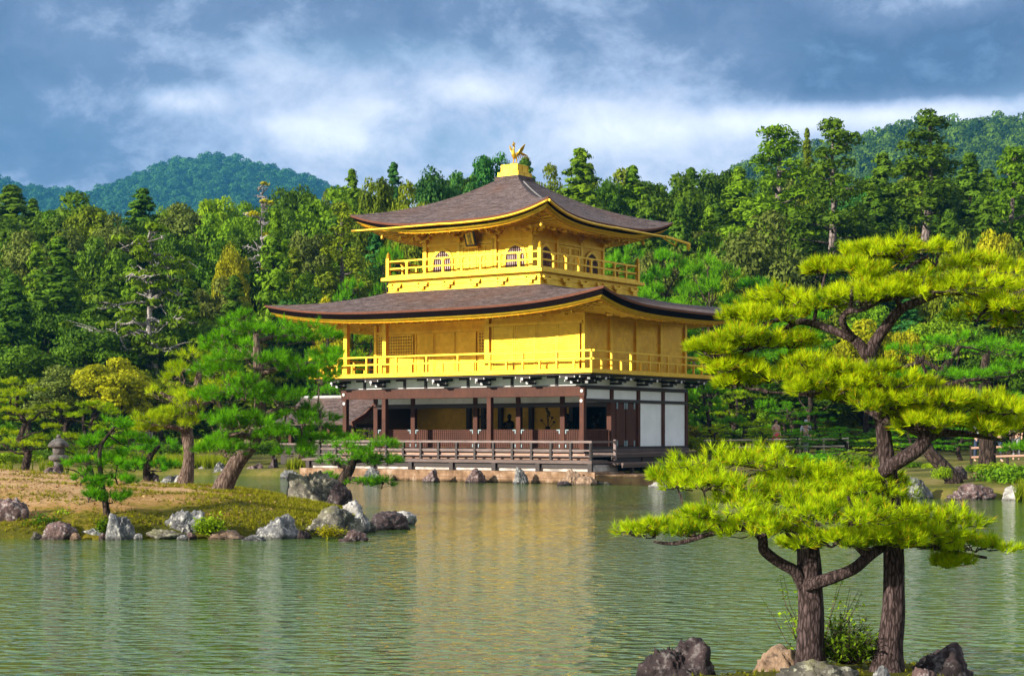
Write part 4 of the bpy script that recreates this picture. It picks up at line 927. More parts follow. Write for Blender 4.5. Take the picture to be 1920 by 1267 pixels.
def pads_mesh(rng, pads, limbs, k_sub, k_tip, npt, ln, w, odd=0.0, twig=0.006, up=0.9, tri_tint=(0.0, 0.95)):
    """needle pads on fine twigs. pads: (x, y, z, rx, ry, rz)"""
    allp = np.array([tuple(p) for l in limbs for p in l]); nv, nf, tt, kk = [], [], [], 0
    q = B()
    for (x, y, z, rx, ry, rz) in pads:
        c = np.array([x, y, z]); foot = c + np.array([0, 0, -rz * 0.45])
        dd = np.linalg.norm(allp - foot, axis=1); an = allp[np.argmin(dd)]
        if np.min(dd) > 0.35 * rx: q.tube(wobble(an, foot, 3, rng, 0.05 * rx), [twig * 4, twig * 3.3, twig * 2.6, twig * 1.6], 5)
        ks = max(4, int(k_sub * (0.75 + 0.5 * rng.random())))
        for i in range(ks):
            if rng.random() < 0.18: continue
            a = rng.random() * 6.283; r = math.sqrt((i + 0.5) / ks) * 0.92
            h = math.sqrt(max(0, 1 - r * r)); s = np.array([math.cos(a) * r * rx, math.sin(a) * r * ry, rz * (h * rng.uniform(0.25, 0.95) - 0.45)]) + c
            q.tube(wobble(foot if r < 0.6 else foot + (s - foot) * 0.35, s - np.array([0, 0, 0.12 * rz]), 3, rng, 0.05 * rx), [twig * 1.7, twig * 1.3, twig, twig * 0.6], 3)
            sr = 0.34 * rx * rng.uniform(0.7, 1.2); tint0 = rng.uniform(*tri_tint)
            kt = max(3, int(k_tip * rng.uniform(0.7, 1.3))); e = rng.normal(size=(kt, 3)); e = unit(e) * (rng.random((kt, 1)) ** 0.45)
            e[:, 2] = np.abs(e[:, 2]) * 1.15 - 0.3
            tips = s + e * np.array([sr, sr * ry / rx, min(sr * 0.62, rz * 0.7)])
            dirs = e * np.array([0.75, 0.75, 0.5]) + (s - c) / np.array([rx, ry, rz]) * np.array([0.5, 0.5, 0.15]) + np.array([0, 0, up]) + rng.normal(size=(kt, 3)) * 0.22
            for tp_ in tips[::3]: q.tube([tuple(s - np.array([0, 0, 0.1 * rz])), tuple(tp_)], [twig * 0.8, twig * 0.45], 3)
            v, f = needles(tips, dirs, npt, ln, w, rng); nv.append(v); nf.append(f + kk); kk += len(v)
            pt = np.clip(tint0 * 0.4 + rng.random(kt) * 0.6, 0, 0.9); t1 = np.clip(np.repeat(pt, npt) + rng.uniform(-.1, .1, kt * npt), 0, 0.92)
            if odd: t1[rng.random(len(t1)) < odd] = 1.0
            tt.append(np.repeat(t1, 3))
    return np.concatenate(nv), np.concatenate(nf), np.concatenate(tt), q
def proto_padpine(i, H=4.2, lean=0.3, n=9, ln=0.17, w=0.016, npt=16, spread=1.7, k_tip=11, red=False):
    rng = np.random.default_rng(700 + i)
    tr = wobble((0, 0, -0.5), (lean * H * 0.3, 0, H * 0.9), 6, rng, 0.10 * H / 3); limbs = [tr]; pads = []
    q = B(); q.tube(tr, [0.16, 0.14, 0.12, 0.1, 0.08, 0.06, 0.03], 8, 0.2)
    for k in range(n):
        h = 0.34 + 0.66 * k / (n - 1); a = k * 2.4 + rng.uniform(-.4, .4); r = spread * (1 - 0.75 * (h - 0.3)) * rng.uniform(0.5, 1.0)
        if k == n - 1: r = 0.05
        tz = tr[min(6, int(h * 6))]; c = (tz[0] + math.cos(a) * r, tz[1] + math.sin(a) * r, H * h * 0.95 + rng.uniform(-.1, .1))
        lb = wobble(tz, (c[0], c[1], c[2] - 0.2), 3, rng, 0.08); limbs.append(lb); q.tube(lb, [0.06, 0.045, 0.035, 0.02], 5)
        rx = rng.uniform(0.55, 0.95) * spread / 1.7 * (1.15 - 0.35 * h); pads.append((*c, rx, rx, 0.34 * rx + 0.08))
    v, f, t, tw = pads_mesh(rng, pads, limbs, 9, k_tip, npt, ln, w, 0.0, 0.012)
    q.v += []; k0 = len(q.v); q.v += tw.v; q.f += [tuple(i_ + k0 for i_ in ff) for ff in tw.f]
    return q.mesh('trunk', True), arr_mesh('crown', v, f, t), H, 2 * spread + 1.2
def proto_shrub(i, Rr=1.0, H=0.9, n=1500, leaf=0.07):
    rng = np.random.default_rng(900 + i); nb = 14
    a = rng.random(nb) * 6.283; r = np.sqrt(rng.random(nb)) * 0.75 * Rr
    sp = [(math.cos(a[k]) * r[k], math.sin(a[k]) * r[k], H * (0.30 + 0.35 * (1 - r[k] / Rr) * rng.random()), rng.uniform(.3, .5) * Rr) for k in range(nb)]
    cs = [];
    v, f, t = crown_clumps(rng, sp, n / nb / (0.16 * Rr * Rr), leaf, 0.75)
    return arr_mesh('shrub', v, f, t), H, 2 * Rr
for i in range(4): PROTO.setdefault('conifer', []).append(proto_conifer(i, 12 + i, 2.5 + 0.25 * i, 1.4, 0.08 + 0.05 * i, 21 + i, 34, leaf=0.17))
for i in range(2): PROTO.setdefault('thin', []).append(proto_conifer(10 + i, 14, 2.1, 4.0, 0.25, 22, 26, 0.1, 0.16, 0.06))
for i in range(4): PROTO.setdefault('broad', []).append(proto_broad(i, 9.5 + i * 0.6, 3.2 + 0.25 * i, 2.2))
for i in range(3): PROTO.setdefault('sugi', []).append(proto_sugi(i))
for i in range(4): PROTO.setdefault('padpine', []).append(proto_padpine(i, 3.6 + 0.5 * i, [0.3, -0.4, 0.1, 0.5][i], 9 + i))
for i in range(2): PROTO.setdefault('redpine', []).append(proto_padpine(10 + i, 7.5, [0.1, -0.15][i], 17, 0.30, 0.03, 12, 2.7, 12))
SHRUBS = [proto_shrub(i) for i in range(3)]
NAMES = {'conifer': ('conifer_tree', 'conifer'), 'thin': ('conifer_tree', 'conifer'), 'broad': ('broadleaf_tree', 'tree'), 'sugi': ('cedar_tree', 'cedar'), 'padpine': ('garden_pine', 'pine'), 'redpine': ('red_pine', 'pine')}
_matcopy = {}
def with_mat(me, key, mat):
    k = (me.name, mat.name)
    if k not in _matcopy:
        c = me.copy(); c.materials.clear(); c.materials.append(mat); _matcopy[k] = c
    return _matcopy[k]
_cnt = {}
def plant(kind, px, top, wpx, Y, leafkey, label, group, var=None, bark='bark_dark', rot=None, zbase=None):
    """a tree at depth Y whose top is seen at height `top` and whose crown is about wpx wide"""
    n = _cnt.get(kind, 0); _cnt[kind] = n + 1
    tm, cm, H, Wd = PROTO[kind][(n if var is None else var) % len(PROTO[kind])]
    x = (px - CX) / FPX * Y; z0 = gz(x, Y) if zbase is None else zbase; Ht = CZ + (HY - top) / FPX * Y - z0
    sz = Ht / H; sx = max(0.35, wpx / FPX * Y / Wd)
    o = empty(NAMES[kind][0], (x, Y, z0), (n * 2.399) % 6.28 if rot is None else rot, label, NAMES[kind][1], group)
    o.scale = (sx, sx, sz)
    link('trunk', with_mat(tm, 't', M[bark]), None, o); link('crown', with_mat(cm, 'c', LF[leafkey]), None, o)
    return o
def shrub(px, py, wpx, hpx, Y, leafkey, label, group=None, n=[0], zb=None):
    me, H, Wd = SHRUBS[n[0] % 3]; n[0] += 1
    x = (px - CX) / FPX * Y; z0 = CZ + (HY - py) / FPX * Y if zb is None else zb
    o = link('shrub', with_mat(me, 's', LF[leafkey]), None, None, (x, Y, z0 - 0.03)); o.rotation_euler = (0, 0, n[0] * 1.7)
    sx = wpx / FPX * Y / Wd; o.scale = (sx, sx, hpx / FPX * Y / H); return tag(o, label, 'shrub', group)
# ---------------------------------------------------------------- islets, rocks, garden pines
def pine_px(name, label, trunk, limbs, pads, leafkey, bark, group=None, k_sub=10, k_tip=12, npt=30, ln=0.11, w=0.006, odd=0.0, twig=0.005, up=0.9, seed=1, nseg=14, jit=0.16, dead=(), fat=1.0, thk=1.0):
    rng = np.random.default_rng(seed)
    t0 = trunk[0]; root = P(t0[0], t0[1], t0[2]); o = empty(name, root, 0, label, 'pine', group)
    def conv(l): return [tuple(P(a, c, y) - root) for a, c, y, *_ in l], [max(0.004, e[3] / FPX * e[2] / 2) for e in l]
    def smooth(l):
        out = []
        for i in range(len(l) - 1):
            p0, p1, p2, p3 = (np.array(l[max(0, min(len(l) - 1, j))], float) for j in (i - 1, i, i + 1, i + 2))
            for s in (0, .25, .5, .75):
                out.append(tuple(0.5 * ((2 * p1) + (-p0 + p2) * s + (2 * p0 - 5 * p1 + 4 * p2 - p3) * s * s + (-p0 + 3 * p1 - 3 * p2 + p3) * s ** 3)))
        return out + [tuple(l[-1])]
    tp, tr = conv(smooth(trunk)); tp = [(tp[0][0], tp[0][1], tp[0][2] - 0.25)] + tp; tr = [tr[0] * 1.25] + tr
    B().tube(tp, tr, nseg, jit).done('trunk', M[bark], o, smooth=True)
    L_ = [tp]
    for l in limbs:
        lp, lr = conv(smooth(l)); L_.append(lp)
        B().tube(lp, lr, max(6, nseg - 4), jit).done('branch', M[bark], o, smooth=True)
    for l in dead:
        lp, lr = conv(smooth(l)); B().tube(lp, lr, 6, jit).done('bare_branch', M[bark], o, smooth=True)
    pd = []
    for a, c, y, rx, ry, *dq in pads:
        p = P(a, c, y) - root; s = y / FPX; pd.append((p.x, p.y, p.z, rx * s * fat, rx * s * fat * (dq[0] if dq else 0.9), ry * s * fat * thk))
    v, f, t, tw = pads_mesh(rng, pd, L_, k_sub, k_tip, npt, ln, w, odd, twig, up)
    link('crown', arr_mesh('crown', v, f, t), LF[leafkey], o)
    tw.done('twigs', M[bark], o); return o

# --- islet ground: a mound whose waterline follows an outline of (px, Y) points
def mat_islet():
    m, nt, out = material('islet_moss_and_needles'); geo = nd(nt, 'ShaderNodeNewGeometry'); v = geo.outputs['Position']
    a = noise_(nt, v, 0.55, 7, 0.62, 0.4); c = noise_(nt, v, 7.0, 6, 0.72); d = noise_(nt, v, 38.0, 3, 0.7)
    sp = nd(nt, 'ShaderNodeSeparateXYZ'); nt.links.new(v, sp.inputs[0])
    f = math_(nt, 'ADD', math_(nt, 'MULTIPLY', a, 0.75), math_(nt, 'MULTIPLY', c, 0.25))
    f = math_(nt, 'ADD', f, math_(nt, 'MULTIPLY', math_(nt, 'ADD', sp.outputs['X'], 6.0), -0.030))
    f = math_(nt, 'ADD', f, math_(nt, 'SUBTRACT', rampf(nt, sp.outputs['Z'], [(0.12, 0.0), (0.62, 0.18)]), 0.14))
    col = rampf(nt, f, [(0.40, (0.075, 0.08, 0.005)), (0.49, (0.20, 0.165, 0.010)), (0.55, (0.38, 0.215, 0.065)), (0.68, (0.60, 0.37, 0.19))])
    col = mixc(nt, rampf(nt, d, [(0.35, 0.55), (0.55, 0.0)]), col, (0.06, 0.045, 0.02))
    pbsdf(nt, out, col, 0.95, 0, 0.1, math_(nt, 'ADD', c, math_(nt, 'MULTIPLY', d, 0.5)), 0.9, 0.05); return m
M['islet'] = mat_islet()
def outline_sd(poly, x, y):
    global PX
    keep = PX; PX = np.array(poly); d = -pond_sd(x, y); PX = keep; return d      # positive inside
def islet(name, poly, hfun, step):
    p = np.array(poly); lo, hi = p.min(0) - 1, p.max(0) + 1
    X, Y = np.meshgrid(np.arange(lo[0], hi[0], step), np.arange(lo[1], hi[1], step)); d = outline_sd(poly, X, Y); Z = hfun(X, Y, d)
    n = X.shape[1]; ii, jj = np.meshgrid(np.arange(n - 1), np.arange(X.shape[0] - 1)); k = (jj * n + ii).ravel()
    f = np.stack([k, k + 1, k + n + 1, k + n], 1); zz = Z.ravel(); f = f[zz[f].max(1) > -0.5]
    o = link(name, arr_mesh(name, np.stack([X.ravel(), Y.ravel(), zz], 1), f, None, True), M['islet']); o['kind'] = 'structure'; return o
ISL = [XY(-260, 30.5), XY(-60, 29.8), XY(60, 29.5), XY(150, 29.4), XY(250, 29.3), XY(330, 29.5), XY(420, 29.6), XY(500, 29.8), XY(590, 30.2), XY(670, 30.9), XY(700, 33), XY(690, 36.5), XY(640, 40), XY(560, 42.3), XY(440, 44.5),
       XY(330, 47.5), XY(200, 51), XY(60, 54), XY(-150, 55), XY(-300, 45)]
def isl_h(x, y, d):
    px = CX + x / np.maximum(y, 1) * FPX
    top = 0.62 + 0.22 * np.clip((300 - px) / 300, 0, 1.2) - 0.26 * np.clip((px - 480) / 220, 0, 1)
    s = np.clip(d / 4.2, 0, 1); z = top * (1 - (1 - s) ** 2)
    return np.where(d > 0, np.minimum(0.12, d * 0.5) + z * 0.86, np.maximum(d * 0.8, -0.8)) + 0.035 * np.sin(x * 1.9 + 0.7 * y) * np.sin(y * 1.5) * np.clip(d, 0, 1)
islet('islet_ground', ISL, isl_h, 0.16)
def iz(px, Y):
    x = np.array([(px - CX) / FPX * Y]); y = np.array([float(Y)]); return float(isl_h(x, y, outline_sd(ISL, x, y))[0])
def isl_pt(px, py):
    """where the ray through (px, py) meets the islet"""
    for Y in np.arange(29.0, 56, 0.1):
        z = CZ + (HY - py) / FPX * Y
        if z <= iz(px, Y): return Y, z
    return 45.0, 0.5
ISL2 = [(P(1205, 0, 13).x, 13.2), (P(1330, 0, 13).x, 12.9), (P(1460, 0, 13.3).x, 13.4), (P(1620, 0, 13.4).x, 13.7), (P(1780, 0, 13.4).x, 13.4), (P(1880, 0, 12.5).x, 12.4), (3.75, 10.8), (2.6, 9.6), (1.4, 10.2), (1.05, 11.9)]
def isl2_h(x, y, d): return np.where(d > 0, -0.01 + 0.13 * (1 - (1 - np.clip(d / 1.3, 0, 1)) ** 2), np.maximum(d * 0.9, -0.6)) + 0.02 * np.sin(x * 6) * np.sin(y * 5) * np.clip(d * 2, 0, 1)
islet('near_islet_ground', ISL2, isl2_h, 0.07)

# --- rocks
import bmesh
def rock_mesh(seed, rough=0.34, facet=1.0):
    rng = random.Random(seed); bm = bmesh.new(); bmesh.ops.create_icosphere(bm, subdivisions=5, radius=1.0)
    o = Vector((rng.uniform(-50, 50), rng.uniform(-50, 50), rng.uniform(-50, 50)))
    pl = []
    for _ in range(11):
        n = Vector((rng.gauss(0, 1), rng.gauss(0, 1), rng.gauss(0, 0.8))).normalized(); pl.append((n, rng.uniform(0.62, 0.95)))
    for v in bm.verts:
        p = v.co.copy(); r = 1.25
        for n, d in pl:                                # cut flat fracture faces
            c = p.dot(n)
            if c > 1e-3: r = min(r, d / c)
        r = min(r, 1.2) * facet + (1 - facet)
        h = mnoise.fractal(p * 1.3 + o, 0.9, 2.0, 5) * rough * 0.5 + abs(mnoise.fractal(p * 3.1 + o, 0.8, 2.1, 4)) * rough * 0.5 - max(0, 0.10 - abs(mnoise.noise(p * 2.3 - o))) * 0.9 + mnoise.noise(p * 9 + o) * 0.035 + mnoise.noise(p * 19 + o) * 0.02
        v.co = p * (r + h - 0.1 * rough)
    zs = [v.co.z for v in bm.verts]; xs = [v.co.x for v in bm.verts]
    sx, x0 = (max(xs) - min(xs)) / 2, (max(xs) + min(xs)) / 2; zt = max(zs)
    for v in bm.verts: v.co.x = (v.co.x - x0) / sx; v.co.z = v.co.z / zt; v.co.y /= sx
    me = bpy.data.meshes.new('rock'); bm.to_mesh(me); bm.free()
    for p in me.polygons: p.use_smooth = True
    return me
ROCKS = [rock_mesh(s) for s in range(40, 52)]
M['rock_grey'] = mat_rock('grey_lichen_rock', (0.045, 0.045, 0.05), (0.20, 0.20, 0.21), (0.55, 0.54, 0.49), 0.75)
M['rock_brown'] = mat_rock('red_brown_rock', (0.035, 0.02, 0.02), (0.17, 0.105, 0.10), (0.5, 0.45, 0.44), 0.6)
M['rock_tan'] = mat_rock('tan_rock', (0.12, 0.07, 0.045), (0.36, 0.24, 0.16), (0.5, 0.42, 0.34), 0.35)
M['rock_dark'] = mat_rock('dark_wet_rock', (0.014, 0.009, 0.011), (0.07, 0.045, 0.048), (0.34, 0.31, 0.31), 0.35)
M['rock_white'] = mat_rock('white_rock', (0.16, 0.15, 0.15), (0.48, 0.46, 0.45), (0.66, 0.64, 0.60), 0.5)
M['rock_moss'] = mat_rock('mossy_grey_rock', (0.05, 0.048, 0.04), (0.20, 0.18, 0.15), (0.55, 0.54, 0.42), 0.6, 0.5)
def rock(x0, x1, top, bot, Y, mat, label, group, shape=None, tilt=0.0, dep=0.8, n=[0], rz=None):
    """a boulder seen between x0..x1 and top..bot, standing at depth Y"""
    i = n[0] if shape is None else shape; n[0] += 1
    if Y < 39: c_, w_x, h_ = (x0 + x1) / 2, (x1 - x0) * 0.5, (bot - top) * 0.98; x0, x1, top = c_ - w_x, c_ + w_x, bot - h_
    s = Y / FPX; zb = CZ + (HY - bot) * s; h = (bot - top) * s
    o = link('rock', with_mat(ROCKS[i % 12], 'r', M[mat]), None, None, ((((x0 + x1) / 2) - CX) * s, Y + 0.25 * (x1 - x0) * s, zb))
    o.scale = ((x1 - x0) / 2 * s, (x1 - x0) / 2 * s * dep, h); o.rotation_euler = (0, R(tilt), (i * 0.9) % 0.5 - 0.25 if rz is None else rz)
    return tag(o, label, 'rock', group)
G1 = 'rocks along the islet shore'
for a in [(-40, 60, 930, 1008, 30.2, 'rock_brown', 'big red brown boulder cut by the left picture edge'),
          (70, 142, 976, 1013, 29.3, 'rock_brown', 'squat flat topped brown rock, first after the edge boulder'),
          (140, 203, 986, 1009, 29.6, 'rock_grey', 'low grey rock left of the upright block'),
          (197, 252, 960, 1012, 29.2, 'rock_grey', 'upright grey block with reddish foot below the little pine'),
          (262, 350, 991, 1011, 29.4, 'rock_moss', 'low mossy rock below the tilted boulder'),
          (298, 374, 944, 1000, 29.7, 'rock_grey', 'tilted pale capped boulder leaning right on the mossy bank', G1, None, 24),
          (366, 470, 993, 1015, 29.4, 'rock_tan', 'long flat pinkish shore slab'),
          (448, 500, 1002, 1020, 29.0, 'rock_grey', 'small furrowed grey stone at the end of the flat slab'),
          (463, 574, 962, 1013, 29.6, 'rock_grey', 'large rugged blue grey boulder right of the flat slab'),
          (565, 684, 946, 1006, 30.3, 'rock_moss', 'widest rounded grey boulder speckled with lichen near the islet tip'),
          (656, 694, 957, 985, 31.2, 'rock_grey', 'small grey stone wedged beside the widest boulder'),
          (627, 690, 992, 1021, 28.8, 'rock_brown', 'small pinkish rock alone in the water before the islet tip'),
          (688, 768, 956, 992, 32.2, 'rock_dark', 'dark rounded rock at the right tip of the islet'),
          (730, 781, 957, 977, 34.0, 'rock_white', 'pale low rock trailing off the islet tip'),
          (640, 680, 935, 962, 34.5, 'rock_white', 'pale stone behind the widest islet boulder'),
          (538, 648, 874, 942, 37.5, 'rock_moss', 'big leaning wedge boulder beside the dark little pine', G1, 3, -14),
          (612, 660, 902, 942, 37.2, 'rock_dark', 'dark stone at the foot of the little leaning pine'),
          (297, 333, 886, 912, 44.5, 'rock_grey', 'pointed grey stone beside the yellow green pine trunk', G1, None, 20),
          (318, 352, 890, 913, 44.0, 'rock_white', 'pale triangular stone behind the yellow green pine trunk'),
          (272, 300, 884, 912, 46.0, 'rock_brown', 'brown stone left of the pointed grey stone'),
          (60, 125, 873, 896, 44.0, 'rock_brown', 'reddish low rock in front of the stone lantern'),
          (355, 395, 910, 925, 38.0, 'rock_grey', 'grey stone among the roots of the leaning pine')]:
    a = list(a)
    if len(a) == 7: a.append(G1)
    rock(*a)
for a in [(55, 78, 996, 1009, 29.4, 'rock_moss', 'little mossy stone left of the squat brown rock'), (184, 200, 996, 1009, 29.3, 'rock_brown', 'little brown stone touching the upright grey block on its left'), (250, 268, 999, 1010, 29.3, 'rock_grey', 'small grey stone right of the upright grey block'),
          (345, 368, 997, 1012, 29.4, 'rock_brown', 'small brown stone between the low mossy rock and the flat slab'), (330, 352, 1001, 1012, 29.2, 'rock_grey', 'tiny grey stone below the tilted boulder'), (556, 584, 992, 1012, 29.5, 'rock_dark', 'dark stone between the rugged boulder and the widest boulder'),
          (684, 706, 976, 996, 31.5, 'rock_moss', 'mossy stone between the widest boulder and the dark tip rock'), (28, 60, 985, 1008, 29.8, 'rock_dark', 'dark stone at the foot of the edge boulder'), (126, 152, 998, 1010, 29.2, 'rock_tan', 'tan pebble right of the squat brown rock')]: rock(*a, G1)
G2 = 'rocks at the foot of the pavilion'
for a in [(678, 716, 874, 906, 65.4, 'rock_grey', 'grey rock under the deck left of the pavilion front posts'),
          (788, 828, 878, 908, 63.8, 'rock_brown', 'upright brownish rock against the footing, left end of the deck front'),
          (870, 914, 877, 908, 62.8, 'rock_brown', 'broad leaning brown rock against the middle of the footing'),
          (958, 992, 874, 909, 61.8, 'rock_grey', 'tall grey rock against the footing right of the middle'),
          (1046, 1092, 879, 911, 60.6, 'rock_tan', 'tan pyramid rock at the right end of the footing'),
          (1040, 1075, 901, 918, 59.6, 'rock_dark', 'small dark rock in the water before the tan pyramid rock'),
          (1076, 1122, 891, 914, 60.2, 'rock_tan', 'low rounded tan rock beside the landing'),
          (1215, 1252, 900, 922, 57.5, 'rock_white', 'bright white rock at the corner of the landing'),
          (1120, 1150, 902, 912, 60.5, 'rock_moss', 'little mossy stone below the landing edge')]: rock(*a, G2)
G3 = 'rocks on the far shore'
for a in [(520, 570, 880, 902, 69, 'rock_grey', 'rounded grey rock in the water by the porch posts'),
          (455, 495, 868, 890, 75, 'rock_brown', 'brown rock on the far shore behind the leaning trunk'), (392, 428, 866, 892, 75, 'rock_grey', 'grey rock on the far shore between the two pine trunks'),
          (365, 395, 873, 888, 76, 'rock_white', 'pale flat stone on the far shore right of the yellow green pine'), (498, 526, 856, 886, 75.5, 'rock_dark', 'dark mossy rock on the far shore left of the porch'),
          (430, 455, 875, 890, 75.5, 'rock_moss', 'small mossy stone between the far shore rocks'),
          (1686, 1758, 892, 940, 47.6, 'rock_grey', 'large pale grey boulder on the right shore beside the tall trunk'),
          (1764, 1876, 905, 941, 46.8, 'rock_brown', 'long rounded red brown boulder on the right shore'),
          (1783, 1818, 872, 908, 51, 'rock_dark', 'dark upright stone beside the leaning trunk'), (1880, 1918, 910, 940, 46.5, 'rock_white', 'white jagged stone by the reeds near the right edge'),
          (1640, 1692, 900, 938, 48.2, 'rock_moss', 'mossy stone half hidden behind the tall trunk'), (1590, 1640, 905, 936, 49, 'rock_brown', 'brown shore stone left of the tall trunk'),
          (1820, 1845, 885, 900, 55, 'rock_tan', 'small pinkish stone on the bank below the path fence')]: rock(*a, G3)
G4 = 'rocks of the near islet'
for a in [(1184, 1350, 1196, 1300, 12.6, 'rock_dark', 'dark jagged boulder, lowest left rock before the near pines', G4, 5), (1390, 1545, 1210, 1300, 12.5, 'rock_tan', 'tan rock left of the twin branched trunk'),
          (1430, 1650, 1240, 1320, 11.7, 'rock_moss', 'brown root laced rock below the twin branched trunk'), (1675, 1860, 1205, 1300, 12.5, 'rock_dark', 'long dark boulder right of the plain trunk'),
          (1630, 1680, 1246, 1290, 11.4, 'rock_grey', 'small grey stone between the two near trunks'), (1690, 1790, 1250, 1300, 11.2, 'rock_brown', 'low brown stone before the long dark boulder')]:
    a = list(a)
    if len(a) == 7: a.append(G4)
    rock(*a)

# --- the two near pines
Yn = 12.3
pine_px('pine_tree', 'near low pine with two crooked side limbs and a wide flat bright crown',
  [(1520, 1248, Yn, 62), (1520, 1200, Yn, 50), (1519, 1120, Yn, 47), (1517, 1050, Yn, 44), (1513, 1000, Yn, 40), (1500, 960, Yn, 30), (1480, 930, Yn + .05, 18)],
  [[(1508, 1100, Yn - .02, 24), (1490, 1070, Yn - .06, 22), (1455, 1050, Yn - .1, 20), (1432, 1030, Yn - .14, 19), (1428, 1008, Yn - .16, 17), (1400, 990, Yn - .1, 14), (1340, 998, Yn, 11), (1270, 1018, Yn + .1, 8), (1225, 1015, Yn + .15, 4)],
   [(1512, 1096, Yn - .08, 26), (1550, 1086, Yn - .16, 24), (1600, 1066, Yn - .2, 22), (1632, 1040, Yn - .2, 20), (1660, 1026, Yn - .15, 16), (1720, 1020, Yn, 13), (1790, 1035, Yn + .1, 8), (1850, 1045, Yn + .1, 5)],
   [(1628, 1044, Yn - .2, 16), (1605, 1020, Yn - .25, 14), (1590, 1000, Yn - .3, 12), (1600, 965, Yn - .3, 9), (1590, 930, Yn - .3, 5)],
   [(1510, 1000, Yn, 24), (1480, 985, Yn + .1, 18), (1430, 960, Yn + .2, 13), (1390, 915, Yn + .25, 9), (1370, 880, Yn + .3, 6)],
   [(1390, 992, Yn - .1, 9), (1350, 985, Yn - .2, 8), (1290, 990, Yn - .3, 5)],
   [(1500, 965, Yn, 16), (1560, 940, Yn + .3, 11), (1650, 945, Yn + .35, 8), (1720, 960, Yn + .3, 5)]],
  [(1355, 868, Yn + .3, 105, 48, .8), (1440, 862, Yn + .5, 75, 42), (1270, 898, Yn + .1, 55, 30), (1320, 905, Yn + .1, 70, 34), (1500, 905, Yn + .4, 80, 42), (1420, 925, Yn - .1, 90, 42), (1580, 915, Yn + .35, 85, 44),
   (1225, 992, Yn + .15, 60, 30), (1290, 985, Yn - .25, 75, 40), (1360, 955, Yn - .3, 85, 44), (1440, 985, Yn - .4, 80, 40), (1520, 965, Yn - .45, 90, 48), (1600, 960, Yn - .4, 90, 50), (1670, 985, Yn - .2, 90, 46), (1660, 940, Yn + .3, 85, 44),
   (1745, 975, Yn + .1, 85, 42), (1760, 1010, Yn, 75, 36), (1830, 1018, Yn + .1, 70, 32), (1770, 1050, Yn + .1, 45, 24), (1560, 1010, Yn - .5, 60, 30), (1495, 1020, Yn + .5, 38, 22), (1530, 880, Yn + .45, 70, 38), (1600, 905, Yn + .1, 80, 42), (1640, 900, Yn + .4, 60, 34), (1500, 935, Yn, 80, 40), (1690, 1005, Yn - .3, 70, 36), (1640, 1010, Yn - .4, 60, 30)],
  'pine_near', 'bark_near', 'the two near pines', 14, 14, 32, 0.070, 0.0043, 0.07, 0.0042, 0.85, 11, 22, 0.14, fat=1.16, thk=0.98)
Ym = 13.0
